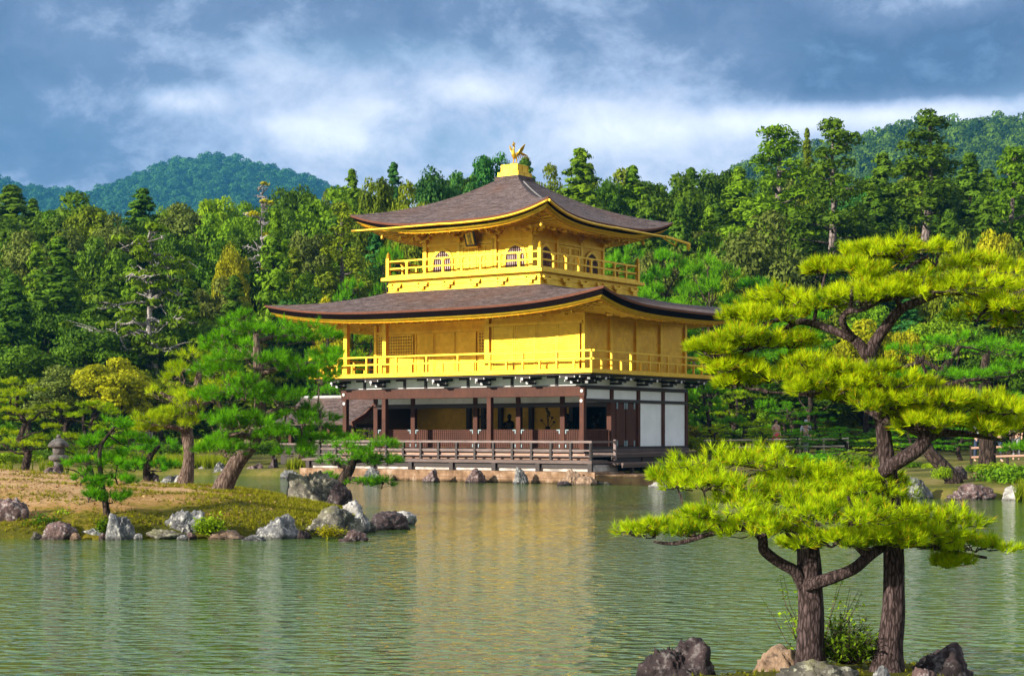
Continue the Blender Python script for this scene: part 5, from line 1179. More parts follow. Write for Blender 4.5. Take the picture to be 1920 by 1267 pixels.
pine_px('pine_tree', 'near tall pine with a plain straight trunk forking into spreading upper limbs',
  [(1664, 1256, Yn, 68), (1668, 1215, Yn, 50), (1674, 1150, Yn, 42), (1676, 1060, Yn, 38), (1674, 980, Yn, 37), (1668, 900, Yn, 33), (1660, 840, Yn, 29), (1650, 770, Yn, 25), (1638, 700, Yn, 23), (1627, 664, Yn, 22)],
  [[(1627, 668, Yn, 26), (1642, 640, Yn, 22), (1665, 607, Yn - .05, 20), (1692, 578, Yn - .1, 18), (1730, 562, Yn - .1, 15), (1775, 547, Yn - .1, 12), (1830, 556, Yn, 10), (1880, 575, Yn + .1, 8), (1930, 600, Yn + .1, 5)],
   [(1627, 668, Yn, 24), (1606, 640, Yn, 19), (1575, 624, Yn + .05, 16), (1535, 610, Yn + .1, 14), (1500, 603, Yn + .1, 12), (1475, 615, Yn + .1, 10), (1440, 640, Yn + .05, 8), (1390, 662, Yn, 5)],
   [(1600, 636, Yn, 15), (1580, 605, Yn - .1, 13), (1588, 585, Yn - .15, 12), (1620, 580, Yn - .2, 8), (1655, 562, Yn - .2, 5)],
   [(1490, 604, Yn + .1, 9), (1455, 600, Yn, 7), (1410, 625, Yn - .05, 5)],
   [(1690, 580, Yn - .1, 12), (1680, 545, Yn - .1, 10), (1700, 505, Yn, 8), (1740, 480, Yn + .1, 5)],
   [(1775, 548, Yn, 9), (1815, 525, Yn + .1, 7), (1870, 510, Yn + .2, 5)],
   [(1655, 885, Yn - .1, 26), (1690, 862, Yn - .2, 28), (1725, 838, Yn - .2, 27), (1733, 815, Yn - .2, 24), (1700, 795, Yn - .2, 24), (1660, 785, Yn - .2, 20), (1610, 758, Yn - .15, 15), (1555, 745, Yn - .1, 10), (1490, 738, Yn, 6), (1440, 735, Yn, 4)],
   [(1728, 830, Yn - .2, 18), (1765, 812, Yn - .1, 15), (1820, 815, Yn, 10), (1880, 825, Yn + .1, 6)],
   [(1700, 795, Yn - .2, 14), (1685, 765, Yn - .2, 12), (1720, 735, Yn - .2, 8), (1780, 730, Yn - .1, 6)]],
  [(1690, 470, Yn, 75, 38), (1755, 478, Yn + .1, 80, 42), (1660, 520, Yn - .1, 55, 32), (1840, 495, Yn + .2, 85, 40), (1800, 530, Yn - .1, 80, 38), (1900, 530, Yn + .2, 70, 40), (1720, 535, Yn - .2, 75, 36), (1548, 502, Yn + .1, 32, 22), (1880, 570, Yn - .05, 75, 36), (1930, 600, Yn + .1, 50, 35),
   (1615, 555, Yn - .2, 75, 40), (1665, 550, Yn - .25, 60, 34), (1540, 565, Yn + .1, 75, 38), (1475, 560, Yn + .2, 75, 40), (1432, 588, Yn + .1, 72, 38), (1395, 592, Yn + .15, 45, 24), (1380, 632, Yn, 62, 32), (1338, 655, Yn - .05, 42, 30), (1400, 640, Yn - .1, 75, 38), (1368, 684, Yn, 50, 28),
   (1440, 700, Yn, 75, 36), (1520, 690, Yn - .05, 85, 40), (1600, 700, Yn - .2, 80, 40), (1665, 715, Yn - .25, 70, 36), (1395, 715, Yn + .05, 45, 24), (1560, 725, Yn - .25, 70, 30),
   (1720, 745, Yn - .25, 75, 36), (1770, 765, Yn - .25, 80, 42), (1850, 760, Yn - .05, 80, 40), (1800, 800, Yn - .1, 75, 36), (1890, 800, Yn + .1, 70, 38), (1740, 790, Yn - .35, 55, 30), (1650, 755, Yn - .3, 60, 32), (1600, 505, Yn, 45, 26), (1630, 470, Yn + .1, 40, 26), (1590, 740, Yn - .2, 60, 26), (1480, 640, Yn + .15, 60, 30), (1830, 590, Yn + .1, 60, 30)],
  'pine_near', 'bark_near', 'the two near pines', 13, 14, 32, 0.070, 0.0043, 0.06, 0.0042, 0.9, 12, 22, 0.14, fat=1.15, thk=0.92,
  dead=([(1680, 690, Yn - .3, 8), (1710, 684, Yn - .3, 8), (1728, 676, Yn - .3, 8), (1732, 666, Yn - .3, 5)], [(1728, 678, Yn - .3, 7), (1738, 700, Yn - .3, 6), (1755, 715, Yn - .25, 5), (1750, 735, Yn - .25, 4)]))
# --- pines on the islet
GI = 'pines on the left islet'
Ya = 37.0
pine_px('pine_tree', 'large deep green pine leaning right in the middle of the left islet',
  [(413, 928, Ya, 42), (425, 900, Ya, 34), (445, 865, Ya, 31), (468, 838, Ya, 28), (482, 805, Ya, 26), (488, 760, Ya, 23), (486, 710, Ya, 22), (482, 660, Ya, 16), (478, 615, Ya, 9)],
  [[(485, 785, Ya, 16), (520, 770, Ya - .3, 13), (560, 765, Ya - .5, 9), (600, 770, Ya - .5, 5)], [(487, 740, Ya, 15), (440, 735, Ya - .4, 11), (400, 740, Ya - .6, 7)], [(486, 700, Ya, 13), (530, 690, Ya - .5, 9), (580, 680, Ya - .6, 6)],
   [(484, 670, Ya, 11), (440, 650, Ya + .5, 8), (400, 640, Ya + .6, 5)], [(480, 640, Ya, 9), (530, 630, Ya + .6, 7), (590, 635, Ya + .9, 5)], [(478, 820, Ya, 14), (440, 815, Ya - .6, 10), (400, 820, Ya - .9, 6)]],
  [(470, 610, Ya, 62, 36), (428, 640, Ya + .4, 55, 32), (520, 632, Ya + .4, 70, 34), (590, 628, Ya + .9, 60, 30), (470, 668, Ya - .8, 75, 34), (418, 690, Ya - .4, 52, 34), (545, 682, Ya - .5, 65, 34), (598, 702, Ya - .3, 56, 34), (612, 668, Ya + .2, 40, 24), (460, 730, Ya - 1.1, 70, 34),
   (415, 745, Ya - .7, 52, 32), (520, 742, Ya - .9, 62, 30), (570, 778, Ya - .5, 60, 34), (600, 815, Ya - .3, 40, 28), (414, 790, Ya - .8, 52, 32), (455, 790, Ya - 1.2, 52, 30), (425, 838, Ya - 1.1, 55, 30), (525, 810, Ya - .8, 50, 28), (560, 845, Ya - .5, 45, 24)],
  'pine', 'bark_pine', GI, 13, 15, 26, 0.15, 0.0085, 0, 0.007, 0.75, 21, 14, fat=1.06, thk=1.3)
Yb = 41.0
pine_px('pine_tree', 'yellow green pine with an upright trunk beside the large deep green pine',
  [(345, 915, Yb, 34), (352, 880, Yb, 24), (354, 840, Yb, 21), (350, 800, Yb, 21), (362, 765, Yb, 19), (370, 720, Yb, 14), (378, 680, Yb, 7)],
  [[(352, 805, Yb, 14), (320, 800, Yb - .3, 10), (285, 795, Yb - .4, 6)], [(360, 770, Yb, 13), (325, 750, Yb, 9), (300, 735, Yb, 5)], [(358, 765, Yb, 12), (400, 750, Yb + .4, 8)]],
  [(380, 675, Yb, 50, 28), (345, 700, Yb - .2, 52, 28), (410, 710, Yb + .3, 48, 26), (305, 735, Yb, 50, 26), (370, 742, Yb - .5, 50, 26), (285, 785, Yb - .4, 42, 22), (325, 785, Yb - .6, 45, 24), (270, 800, Yb - .3, 26, 16), (345, 770, Yb - .5, 40, 20)],
  'pine_lime', 'bark_pine', GI, 11, 12, 22, 0.16, 0.009, 0.03, 0.007, 0.8, 22, 14, fat=1.15, thk=1.3)
Yc, zc = isl_pt(200, 968)
pine_px('pine_tree', 'slender young green pine at the islet front left of the stone blocks',
  [(202, 970, Yc, 14), (196, 935, Yc, 12), (190, 900, Yc, 11), (187, 865, Yc, 9), (190, 835, Yc, 7), (215, 800, Yc + .1, 5)],
  [[(190, 905, Yc, 6), (170, 900, Yc - .1, 5), (150, 890, Yc - .1, 3)], [(190, 895, Yc, 6), (215, 895, Yc, 4)], [(196, 935, Yc, 6), (165, 930, Yc - .1, 4)]],
  [(215, 795, Yc + .1, 34, 20), (180, 830, Yc, 38, 22), (240, 825, Yc + .2, 38, 20), (165, 862, Yc - .2, 36, 22), (220, 860, Yc + .2, 32, 20), (150, 895, Yc - .2, 30, 22), (222, 896, Yc, 36, 20), (165, 930, Yc - .2, 36, 18), (212, 930, Yc, 36, 18), (190, 905, Yc - .3, 26, 18)],
  'pine', 'bark_dark', GI, 9, 11, 22, 0.13, 0.008, 0, 0.005, 0.7, 23, 10, fat=1.12, thk=1.3)
Yd, zd = isl_pt(630, 940)
pine_px('pine_tree', 'little dark pine leaning over the water at the islet tip',
  [(630, 944, Yd, 24), (632, 920, Yd, 22), (642, 900, Yd, 22), (655, 880, Yd, 18), (664, 858, Yd, 12), (663, 835, Yd, 8)],
  [[(645, 895, Yd, 10), (680, 900, Yd - .2, 8), (720, 905, Yd - .2, 5)], [(655, 880, Yd, 10), (625, 865, Yd + .1, 6)], [(660, 865, Yd, 9), (700, 862, Yd + .1, 6), (730, 860, Yd + .1, 4)]],
  [(640, 832, Yd, 36, 18), (675, 826, Yd, 40, 20), (712, 832, Yd + .1, 34, 18), (625, 862, Yd - .1, 34, 16), (690, 862, Yd - .1, 40, 18), (725, 864, Yd + .1, 26, 14), (612, 896, Yd + .1, 26, 14), (680, 902, Yd - .3, 32, 14), (715, 905, Yd - .2, 30, 18), (655, 848, Yd - .15, 36, 16), (700, 848, Yd, 34, 16)],
  'pine', 'bark_dark', GI, 10, 13, 22, 0.13, 0.008, 0, 0.005, 0.6, 24, 12, fat=1.08, thk=1.3)
Ye = 46
pine_px('pine_tree', 'bushy small pine behind the slender young pine near the pointed stones',
  [(278, 905, Ye, 16), (275, 880, Ye, 14), (282, 855, Ye, 11), (300, 835, Ye, 6)], [[(276, 880, Ye, 8), (250, 865, Ye, 5)]],
  [(300, 835, Ye, 34, 20), (265, 845, Ye - .1, 34, 20), (290, 868, Ye - .2, 36, 20), (252, 872, Ye - .1, 28, 18), (310, 872, Ye, 24, 16)], 'pine', 'bark_dark', GI, 9, 11, 18, 0.16, 0.011, 0, 0.007, 0.8, 25, 10, fat=1.12, thk=1.3)
# leaning pine on the right shore and the dark pine behind the near crown
Yf = 50
pine_px('pine_tree', 'pine on the right shore whose trunk leans left from the dark upright stone',
  [(1788, 897, Yf, 32), (1765, 872, Yf, 27), (1740, 842, Yf, 24), (1728, 800, Yf, 20), (1740, 740, Yf, 17), (1770, 690, Yf, 14), (1800, 650, Yf, 9)],
  [[(1745, 735, Yf, 12), (1800, 715, Yf - .5, 9), (1860, 710, Yf - .6, 6)], [(1765, 695, Yf, 10), (1720, 670, Yf, 7)]],
  [(1790, 640, Yf, 70, 32), (1720, 660, Yf, 60, 28), (1860, 650, Yf + .5, 60, 28), (1830, 700, Yf - .5, 70, 30), (1900, 690, Yf, 50, 28), (1700, 700, Yf - .4, 50, 24)], 'pine', 'bark_dark', None, 11, 12, 18, 0.2, 0.013, 0, 0.01, 0.8, 26, 12)
pine_px('pine_tree', 'dark pine with a thick straight trunk before the visitors at the right edge',
  [(1852, 893, 57, 34), (1851, 850, 57, 32), (1850, 790, 57, 30), (1845, 720, 57, 24), (1850, 660, 57, 12)], [[(1849, 780, 57, 14), (1895, 765, 57, 9)], [(1848, 740, 57, 14), (1800, 720, 57, 8)]],
  [(1850, 655, 57, 60, 30), (1900, 755, 57, 55, 28), (1800, 710, 57, 55, 28), (1880, 800, 56.5, 50, 22), (1815, 790, 56.5, 40, 20), (1905, 840, 56, 34, 16), (1850, 745, 56, 60, 26)], 'pine', 'bark_dark', None, 10, 12, 16, 0.22, 0.015, 0, 0.01, 0.8, 27, 12)
# shrub between the near trunks, moss tufts and reeds
def twiggy(name, label, px, py, Y, wpx, hpx, leafkey, seed, n=150, per=9, leaf=0.03):
    rng = np.random.default_rng(seed); s = Y / FPX; q = B(); cs = []
    for i in range(n):
        a = rng.random() * 6.283; r = math.sqrt(rng.random()) * wpx * s / 2; h = hpx * s * rng.uniform(0.25, 1.0) * (1 - 0.5 * (r / (wpx * s / 2)) ** 2)
        p = (math.cos(a) * r, math.sin(a) * r, h); q.tube(wobble((p[0] * .2, p[1] * .2, 0), p, 3, rng, 0.02), [0.005, 0.004, 0.003, 0.0015], 3)
        for k in range(per): u = rng.uniform(0.35, 1.02); cs.append(np.array(p) * np.array([.2 + .8 * u, .2 + .8 * u, u]) + rng.normal(size=3) * leaf * 0.9)
    c = np.array(cs); v, f = cards(c, rng.normal(size=c.shape) * 0.6 + np.array([0, 0, 1]), leaf * rng.uniform(.6, 1.2, len(c)), rng, 0.42)
    o = empty(name, P(px, py, Y), 0, label, 'shrub'); link('leaves', arr_mesh('leaves', v, f, np.repeat(rt(rng, n, per, 0, .9, .4), 4)), LF[leafkey], o); q.done('stems', M['bark_dark'], o); return o
twiggy('shrub', 'leafy twiggy shrub between the two near trunks', 1592, 1243, 12.4, 150, 105, 'bush', 5, 190, 10, 0.022)
twiggy('shrub', 'loose bright leafed sapling behind the twin branched near trunk', 1530, 1240, 12.9, 240, 215, 'lime', 6, 34, 9, 0.024)
twiggy('shrub', 'bright fern clump between the tilted boulder and the flat slab', 392, 997, 29.6, 62, 36, 'lime', 7, 90, 9, 0.045)
twiggy('shrub', 'small fern clump beside the upright grey block', 194, 995, 29.3, 26, 28, 'bush', 8, 40, 8, 0.045)
twiggy('shrub', 'dark low bush behind the edge boulder', 85, 1000, 30.0, 70, 40, 'bush', 9, 110, 9, 0.05)
twiggy('shrub', 'bright leafy tuft on the bank above the squat brown rock', 118, 978, 30.6, 56, 24, 'lime', 10, 60, 8, 0.045)
twiggy('shrub', 'yellow mossy fern below the widest boulder', 622, 1004, 29.7, 66, 22, 'yellow', 13, 80, 9, 0.035)
def tufts(name, pts, ln, w, n, leafkey, seed, spread=(3, 30)):
    rng = np.random.default_rng(seed); p = np.array(pts); d = np.tile([0, 0, 1.0], (len(p), 1)) + rng.normal(size=p.shape) * 0.12
    v, f = needles(p, d, n, ln, w, rng, 0.1, spread); t = np.repeat(np.clip(np.repeat(rng.random(len(p)), n) * .7 + rng.random(len(p) * n) * .28, 0, 0.92), 3)
    o = link(name, arr_mesh(name, v, f, t), LF[leafkey]); o['kind'] = 'stuff'; return o
rng = np.random.default_rng(77); pts = []
while len(pts) < 7500:
    px, Y = rng.uniform(-40, 700), rng.uniform(29.3, 47); x = (px - CX) / FPX * Y; d = float(outline_sd(ISL, np.array([x]), np.array([Y]))[0])
    if d < 0.1: continue
    keep = 0.30 + 0.9 * min(1, max(0, (px - 330) / 250)) + (0.5 if d < 1.3 else 0)
    if mnoise.noise(Vector((x * 0.8, Y * 0.8, 0))) * 0.9 + keep > rng.random() + 0.25: pts.append((x, Y, iz(px, Y)))
tufts('moss', pts, 0.085, 0.014, 7, 'moss', 78, (10, 75))
c_ = []
while len(c_) < 5200:
    px, Y = rng.uniform(-40, 690), rng.uniform(29.4, 47); x = (px - CX) / FPX * Y
    if float(outline_sd(ISL, np.array([x]), np.array([Y]))[0]) > 0.3 and mnoise.noise(Vector((x * 1.3, Y * 1.1, 4))) > -0.15: c_.append((x, Y, iz(px, Y) + 0.012))
c_ = np.array(c_); v, f = cards(c_, rng.normal(size=c_.shape) * 0.35 + np.array([0, 0, 1]), rng.uniform(.02, .055, len(c_)), rng, 0.3)
M['litter'] = mat_leaf('fallen_pine_litter', (0.07, 0.035, 0.012), (0.42, 0.27, 0.12), None, 0.0)
o = link('pine_litter', arr_mesh('pine_litter', v, f, np.repeat(rng.random(len(c_)), 4)), M['litter']); o['kind'] = 'stuff'
pts = [(P(px, 0, Y).x, Y, -0.05) for px, Y in [(rng.uniform(310, 420), rng.uniform(76, 79)) for _ in range(330)] + [(rng.uniform(-20, 130), rng.uniform(57, 62)) for _ in range(70)] + [(rng.uniform(540, 590), rng.uniform(73, 76)) for _ in range(170)] + [(rng.uniform(225, 330), rng.uniform(77, 80)) for _ in range(150)] + [(rng.uniform(1905, 1960), rng.uniform(45.6, 46.6)) for _ in range(90)]]
pts = [(x, y, max(z, gz(x, y) if y > 60 else (0.5 if x < -10 else 0))) for x, y, z in pts]
tufts('reeds', pts, 0.62, 0.035, 8, 'reed', 79, (2, 16))
pts = []
while len(pts) < 420:
    x, y = rng.uniform(1.2, 3.8), rng.uniform(11.2, 13.4); d = float(outline_sd(ISL2, np.array([x]), np.array([y]))[0])
    if d > 0.05: pts.append((x, y, float(isl2_h(np.array([x]), np.array([y]), np.array([d]))[0])))
tufts('moss', pts, 0.035, 0.006, 10, 'moss', 80, (10, 80))
# --- stone lantern on the islet
Yl = 46.0; sl = empty('stone_lantern', P(110, 892, Yl), 0, 'old grey stone lantern with a mushroom cap on the left islet', 'lantern')
M['lantern'] = mat_rock('lantern_stone', (0.045, 0.04, 0.04), (0.16, 0.14, 0.13), (0.28, 0.26, 0.24), 0.35)
for nm, prof in (('base', [(0.26, -0.1), (0.26, 0.05), (0.16, 0.12)]), ('shaft', [(0.14, 0.12), (0.12, 0.28), (0.14, 0.40)]), ('platform', [(0.16, 0.40), (0.27, 0.46), (0.27, 0.54), (0.18, 0.58)]),
                 ('light_chamber', [(0.15, 0.58), (0.17, 0.72), (0.15, 0.80)]), ('cap', [(0.24, 0.78), (0.30, 0.82), (0.24, 0.92), (0.14, 1.0), (0.06, 1.04)]), ('finial', [(0.04, 1.03), (0.06, 1.07), (0.05, 1.12), (0.0, 1.14)])):
    q = B(); q.lathe([(r_, z) for r_, z in prof], (0, 0, 0), 14); q.done(nm, M['lantern'], sl, smooth=True)
# ---------------------------------------------------------------- forest, hills, path
GF = 'forest trees on the slope behind the pavilion'
T_ = [ # kind, px, top, width px, Y, leaves, label
 ('conifer', 22, 352, 120, 132, 'dark', 'dark conifer on the skyline at the left picture edge'),
 ('broad', 100, 348, 150, 128, 'dark', 'broad dark tree on the skyline below the far ridge, second from the left edge'),
 ('broad', 165, 378, 90, 124, 'olive', 'olive rounded tree left of the tall dark conifer on the left skyline'),
 ('broad', 215, 388, 90, 122, 'grey', 'brownish olive tree just left of the tall dark conifer on the left skyline'),
 ('conifer', 268, 358, 90, 130, 'dark', 'tall dark conifer rising above the dead tree'),
 ('broad', 318, 374, 50, 140, 'lime', 'pale lime tree catching light on the left skyline'),
 ('broad', 368, 368, 105, 126, 'grey', 'grey olive tree below the peak of the far mountain'),
 ('broad', 412, 360, 80, 140, 'lime', 'light green tree directly below the mountain peak'),
 ('broad', 455, 372, 80, 132, 'mid', 'mid green round tree left of the bare yellow topped tree'),
 ('broad', 540, 322, 110, 136, 'dark', 'tall dark round tree at the right foot of the far mountain'),
 ('broad', 598, 335, 110, 132, 'mid', 'wide mid green tree on the skyline right of the far mountain'),
 ('conifer', 660, 322, 66, 136, 'mid', 'slim green conifer left of the slim olive tree on the skyline'),
 ('broad', 704, 318, 75, 116, 'olive', 'slim olive tree on the skyline left of the upper roof tip'),
 ('conifer', 738, 308, 62, 142, 'blue', 'slim blue green conifer between two olive trees'),
 ('broad', 772, 325, 85, 114, 'olive', 'olive round tree just left of the upper roof slope'),
 ('broad', 822, 295, 100, 126, 'blue', 'tall blue green tree behind the left slope of the upper roof'),
 ('broad', 876, 308, 70, 130, 'blue', 'lower blue green tree between two taller ones above the upper roof'),
 ('broad', 925, 275, 80, 132, 'blue', 'highest blue green tree just left of the phoenix'),
 ('conifer', 985, 300, 70, 142, 'dark', 'dark conifer peeking out directly behind the phoenix'),
 ('broad', 1022, 298, 70, 130, 'olive', 'olive tree just right of the phoenix'),
 ('conifer', 1088, 284, 105, 128, 'mid', 'tall green conifer right of the phoenix with the highest tip there'),
 ('broad', 1140, 308, 95, 134, 'dark', 'dark green round tree behind the right slope of the upper roof'),
 ('conifer', 1186, 316, 85, 130, 'mid', 'mid green conifer above the middle of the right roof slope'),
 ('broad', 1250, 308, 110, 130, 'dark', 'dark round tree above the right tip of the upper roof'),
 ('conifer', 1296, 318, 80, 136, 'dark', 'narrow dark conifer right of the upper roof tip'),
 ('broad', 1340, 310, 100, 138, 'dark', 'wide dark round tree left of the first tall cedar'),
 ('conifer', 1385, 318, 85, 132, 'mid', 'mid green conifer at the foot of the first tall cedar'),
 ('sugi', 1458, 232, 150, 126, 'mid', 'first tall cedar with a rounded top, left of the bare poled cedar'),
 ('thin', 1513, 248, 52, 134, 'olive', 'thin topped conifer between the two tall cedars'),
 ('sugi', 1562, 226, 165, 112, 'dark', 'tallest cedar with a long bare pale trunk'),
 ('conifer', 1655, 292, 95, 128, 'dark', 'dark conifer between the bare trunked cedar and the broad cedar'),
 ('sugi', 1742, 214, 170, 122, 'dark', 'broad dark cedar with the highest top on the right'),
 ('conifer', 1818, 292, 100, 132, 'dark', 'dark conifer right of the broad dark cedar'),
 ('sugi', 1900, 272, 130, 118, 'mid', 'cedar at the right picture edge with a thin bare trunk'),
 # second line
 ('conifer', 110, 448, 170, 104, 'dark', 'huge dark conifer left of the dead tree'),
 ('conifer', 25, 520, 120, 98, 'dark', 'shadowy conifer filling the left picture edge'),
 ('broad', 60, 420, 120, 116, 'grey', 'grey green round tree above the shadowy left conifer'),
 ('broad', 140, 410, 110, 118, 'grey', 'grey green round tree above the huge dark conifer'),
 ('broad', 205, 432, 100, 114, 'dark', 'dark round tree left of the dead tree crown'),
 ('conifer', 200, 520, 120, 102, 'dark', 'dark conifer between the huge conifer and the dead tree'),
 ('broad', 340, 430, 90, 112, 'dark', 'dark round tree right of the dead tree top'),
 ('broad', 395, 440, 100, 112, 'dark', 'dark tree left of the yellow maple on the slope'),
 ('broad', 432, 428, 58, 110, 'yellow', 'yellow leaved maple high on the left slope'),
 ('broad', 395, 505, 110, 106, 'grey', 'grey olive round tree below the yellow maple'),
 ('conifer', 350, 540, 120, 102, 'dark', 'dark conifer right of the dead tree trunk'),
 ('conifer', 440, 520, 110, 100, 'dark', 'dark conifer above the large islet pine'),
 ('conifer', 516, 398, 92, 104, 'mid', 'yellow green tall conifer with a thin pale trunk, left of the roof tips'),
 ('broad', 575, 425, 90, 116, 'grey', 'pale grey olive tree between the tall conifer and the olive cedar'),
 ('sugi', 640, 382, 110, 106, 'olive', 'olive cedar just left of the upper roof tip'),
 ('broad', 590, 500, 90, 106, 'mid', 'mid green tree above the lower roof tip'),
 ('broad', 690, 480, 90, 110, 'dark', 'dark tree behind the left end of the third floor balcony'),
 ('padpine', 715, 450, 110, 100, 'pine', 'bright green pine left of the third floor balcony'),
 ('padpine', 650, 520, 110, 94, 'pine', 'bright green pine just above the lower roof left slope'),
 ('broad', 620, 545, 60, 92, 'yellow', 'yellow bush tree above the lower roof left slope'),
 ('broad', 740, 420, 90, 116, 'olive', 'olive tree under the left tip of the upper roof'),
 ('conifer', 1210, 370, 90, 120, 'dark', 'dark conifer behind the right slope of the upper roof, lower row'),
 ('conifer', 1275, 385, 95, 116, 'dark', 'dark conifer in the shadow right of the rain spout'),
 ('conifer', 1330, 390, 95, 118, 'mid', 'mid green conifer with a bare pale trunk beside the rain spout'),
 ('broad', 1420, 385, 150, 108, 'grey', 'large dome shaped grey olive tree left of the bare trunked cedar'),
 ('broad', 1375, 470, 90, 104, 'olive', 'olive tree below the grey dome shaped tree'),
 ('conifer', 1490, 400, 100, 116, 'dark', 'dark conifer between the grey dome tree and the bare trunk'),
 ('conifer', 1605, 400, 120, 114, 'dark', 'dark conifer right of the bare pale trunk'),
 ('conifer', 1690, 420, 120, 112, 'dark', 'dark conifer under the broad cedar'),
 ('conifer', 1640, 350, 100, 122, 'dark', 'dark conifer left of the broad cedar, upper row'),
 ('conifer', 1780, 400, 110, 112, 'dark', 'dark conifer above the yellow green round trees'),
 ('conifer', 1850, 380, 110, 116, 'dark', 'dark conifer between the broad cedar and the edge cedar'),
 ('broad', 1805, 415, 75, 104, 'olive', 'yellow olive round tree above the near pine crown'),
 ('broad', 1862, 420, 85, 103, 'yellow', 'yellowish round tree above the near pine crown at the right'),
 ('broad', 1920, 440, 90, 102, 'olive', 'olive round tree at the right edge below the cedar'),
 ('broad', 1760, 470, 80, 100, 'olive', 'olive shrub like tree just behind the near pine top'),
 ('redpine', 1165, 452, 120, 92, 'pine', 'bright green red pine right of the third floor'),
 ('redpine', 1240, 468, 120, 95, 'pine', 'bright green red pine left of the forked red pine'),
 ('redpine', 1325, 470, 150, 90, 'pine', 'forked red pine above the right end of the lower roof'),
 ('redpine', 1420, 520, 150, 92, 'pine', 'bright green pine behind the left side of the near tall crown'),
 ('redpine', 1510, 560, 150, 88, 'pine', 'green pine hidden behind the near tall crown'),
 ('redpine', 1235, 530, 140, 86, 'pine', 'bright green pine just above the lower roof right slope'),
 ('broad', 1620, 590, 120, 84, 'yellow', 'yellow green maple seen through the near tall pine'),
 ('broad', 1700, 612, 60, 82, 'yellow', 'yellowing maple seen between the near tall pine limbs'),
 ('broad', 1780, 560, 120, 88, 'mid', 'mid green tree behind the right limbs of the near pine'),
 ('broad', 1880, 600, 120, 86, 'dark', 'dark tree behind the right end of the near pine'),
 # low trees on the left shore
 ('broad', 215, 660, 120, 84, 'yellow', 'yellow green maple in the middle of the left shore'),
 ('broad', 120, 680, 120, 86, 'grey', 'grey green maple left of the yellow green maple'),
 ('broad', 285, 690, 90, 88, 'olive', 'olive maple between the yellow maple and the islet pines'),
 ('broad', 300, 640, 110, 96, 'dark', 'dark tree behind the olive maple on the left shore'),
 ('broad', 50, 640, 130, 92, 'dark', 'dark tree behind the left edge pines'),
 ('broad', 180, 610, 130, 94, 'dark', 'dark tree behind the yellow green maple'),
 ('padpine', 40, 708, 195, 52, 'pine_lime', 'layered lime pine on the left edge behind the stone lantern'),
 ('padpine', 150, 748, 165, 53, 'pine_lime', 'layered lime pine with cloud pads above the stone lantern'),
 ('padpine', -30, 690, 130, 53, 'pine', 'green pine cut by the left picture edge'),
 ('padpine', 240, 790, 90, 80, 'pine_lime', 'small lime pine on the far shore behind the young islet pine'),
 ('padpine', 425, 800, 80, 82, 'pine', 'small green pine on the far shore behind the leaning trunk'),
 ('padpine', 515, 770, 90, 82, 'pine', 'green pine on the far shore left of the porch'),
 ('padpine', 600, 600, 150, 90, 'pine', 'dark green pine seen left of the second floor balcony'),
 ('padpine', 680, 610, 120, 92, 'pine_lime', 'lime pine seen through the second floor corner posts'),
 ('broad', 700, 560, 130, 98, 'olive', 'olive tree behind the second floor corner posts'),
 ('padpine', 640, 770, 110, 90, 'pine_lime', 'lime pine seen through the porch posts'),
 ('padpine', 690, 785, 90, 94, 'pine_lime', 'lime pine seen through the left veranda opening'),
 # right garden
 ('broad', 1310, 790, 80, 82, 'yellow', 'small yellow green tree beside the right wall of the pavilion'),
 ('padpine', 1330, 700, 120, 80, 'pine', 'green pine beside the right end of the balcony'),
 ('padpine', 1400, 730, 130, 83.5, 'pine_lime', 'green layered pine behind the path fence, left part'),
 ('padpine', 1478, 752, 110, 86, 'pine', 'green layered pine beside the person in red'),
 ('padpine', 1425, 800, 90, 74, 'pine_lime', 'low lime pine between the bench and the person in red'),
 ('padpine', 1490, 815, 80, 72, 'pine', 'low bushy pine in front of the person in white'),
 ('padpine', 1630, 820, 100, 64, 'pine_lime', 'lime pad pine touching the plain near trunk on its left'),
 ('padpine', 1700, 790, 110, 66, 'pine', 'green pine right of the plain near trunk'),
 ('padpine', 1345, 800, 80, 72, 'pine_lime', 'low lime pine just right of the pavilion bench'),
 ('padpine', 1535, 770, 110, 78, 'pine', 'low layered pine below the near tall crown'),
 ('padpine', 1590, 800, 110, 72, 'pine', 'low green pine left of the plain near trunk'),
 ('padpine', 1570, 840, 90, 66, 'pine', 'lowest layered pine on the mossy bank'),
 ('padpine', 1660, 770, 110, 82, 'pine', 'green pine behind the plain near trunk'),
 ('padpine', 1800, 800, 110, 66, 'pine', 'green pine behind the leaning shore trunk'),
 ('broad', 1500, 700, 150, 92, 'dark', 'dark tree behind the layered garden pines'),
 ('broad', 1370, 640, 140, 96, 'dark', 'dark tree behind the right end of the balcony'),
 ('broad', 1620, 690, 140, 94, 'dark', 'dark tree behind the fork of the near tall pine'),
 ('broad', 1740, 690, 140, 90, 'dark', 'dark tree behind the shore pine'),
 ('broad', 1850, 740, 140, 78, 'dark', 'dark tree behind the visitors at the right edge'),
]
for k, px, top, wp, Y, lf, lab in T_: plant(k, px, top, wp * ((2.3 if k == 'conifer' and Y > 120 else 1.8 if k == 'conifer' else 1.5) if Y > 96 else 1.45), Y, lf, lab, GF if Y > 96 else 'garden trees around the pond', bark='bark_grey' if k in ('sugi', 'thin') else 'bark_dark', zbase=iz(px, Y) if Y < 56 else None)
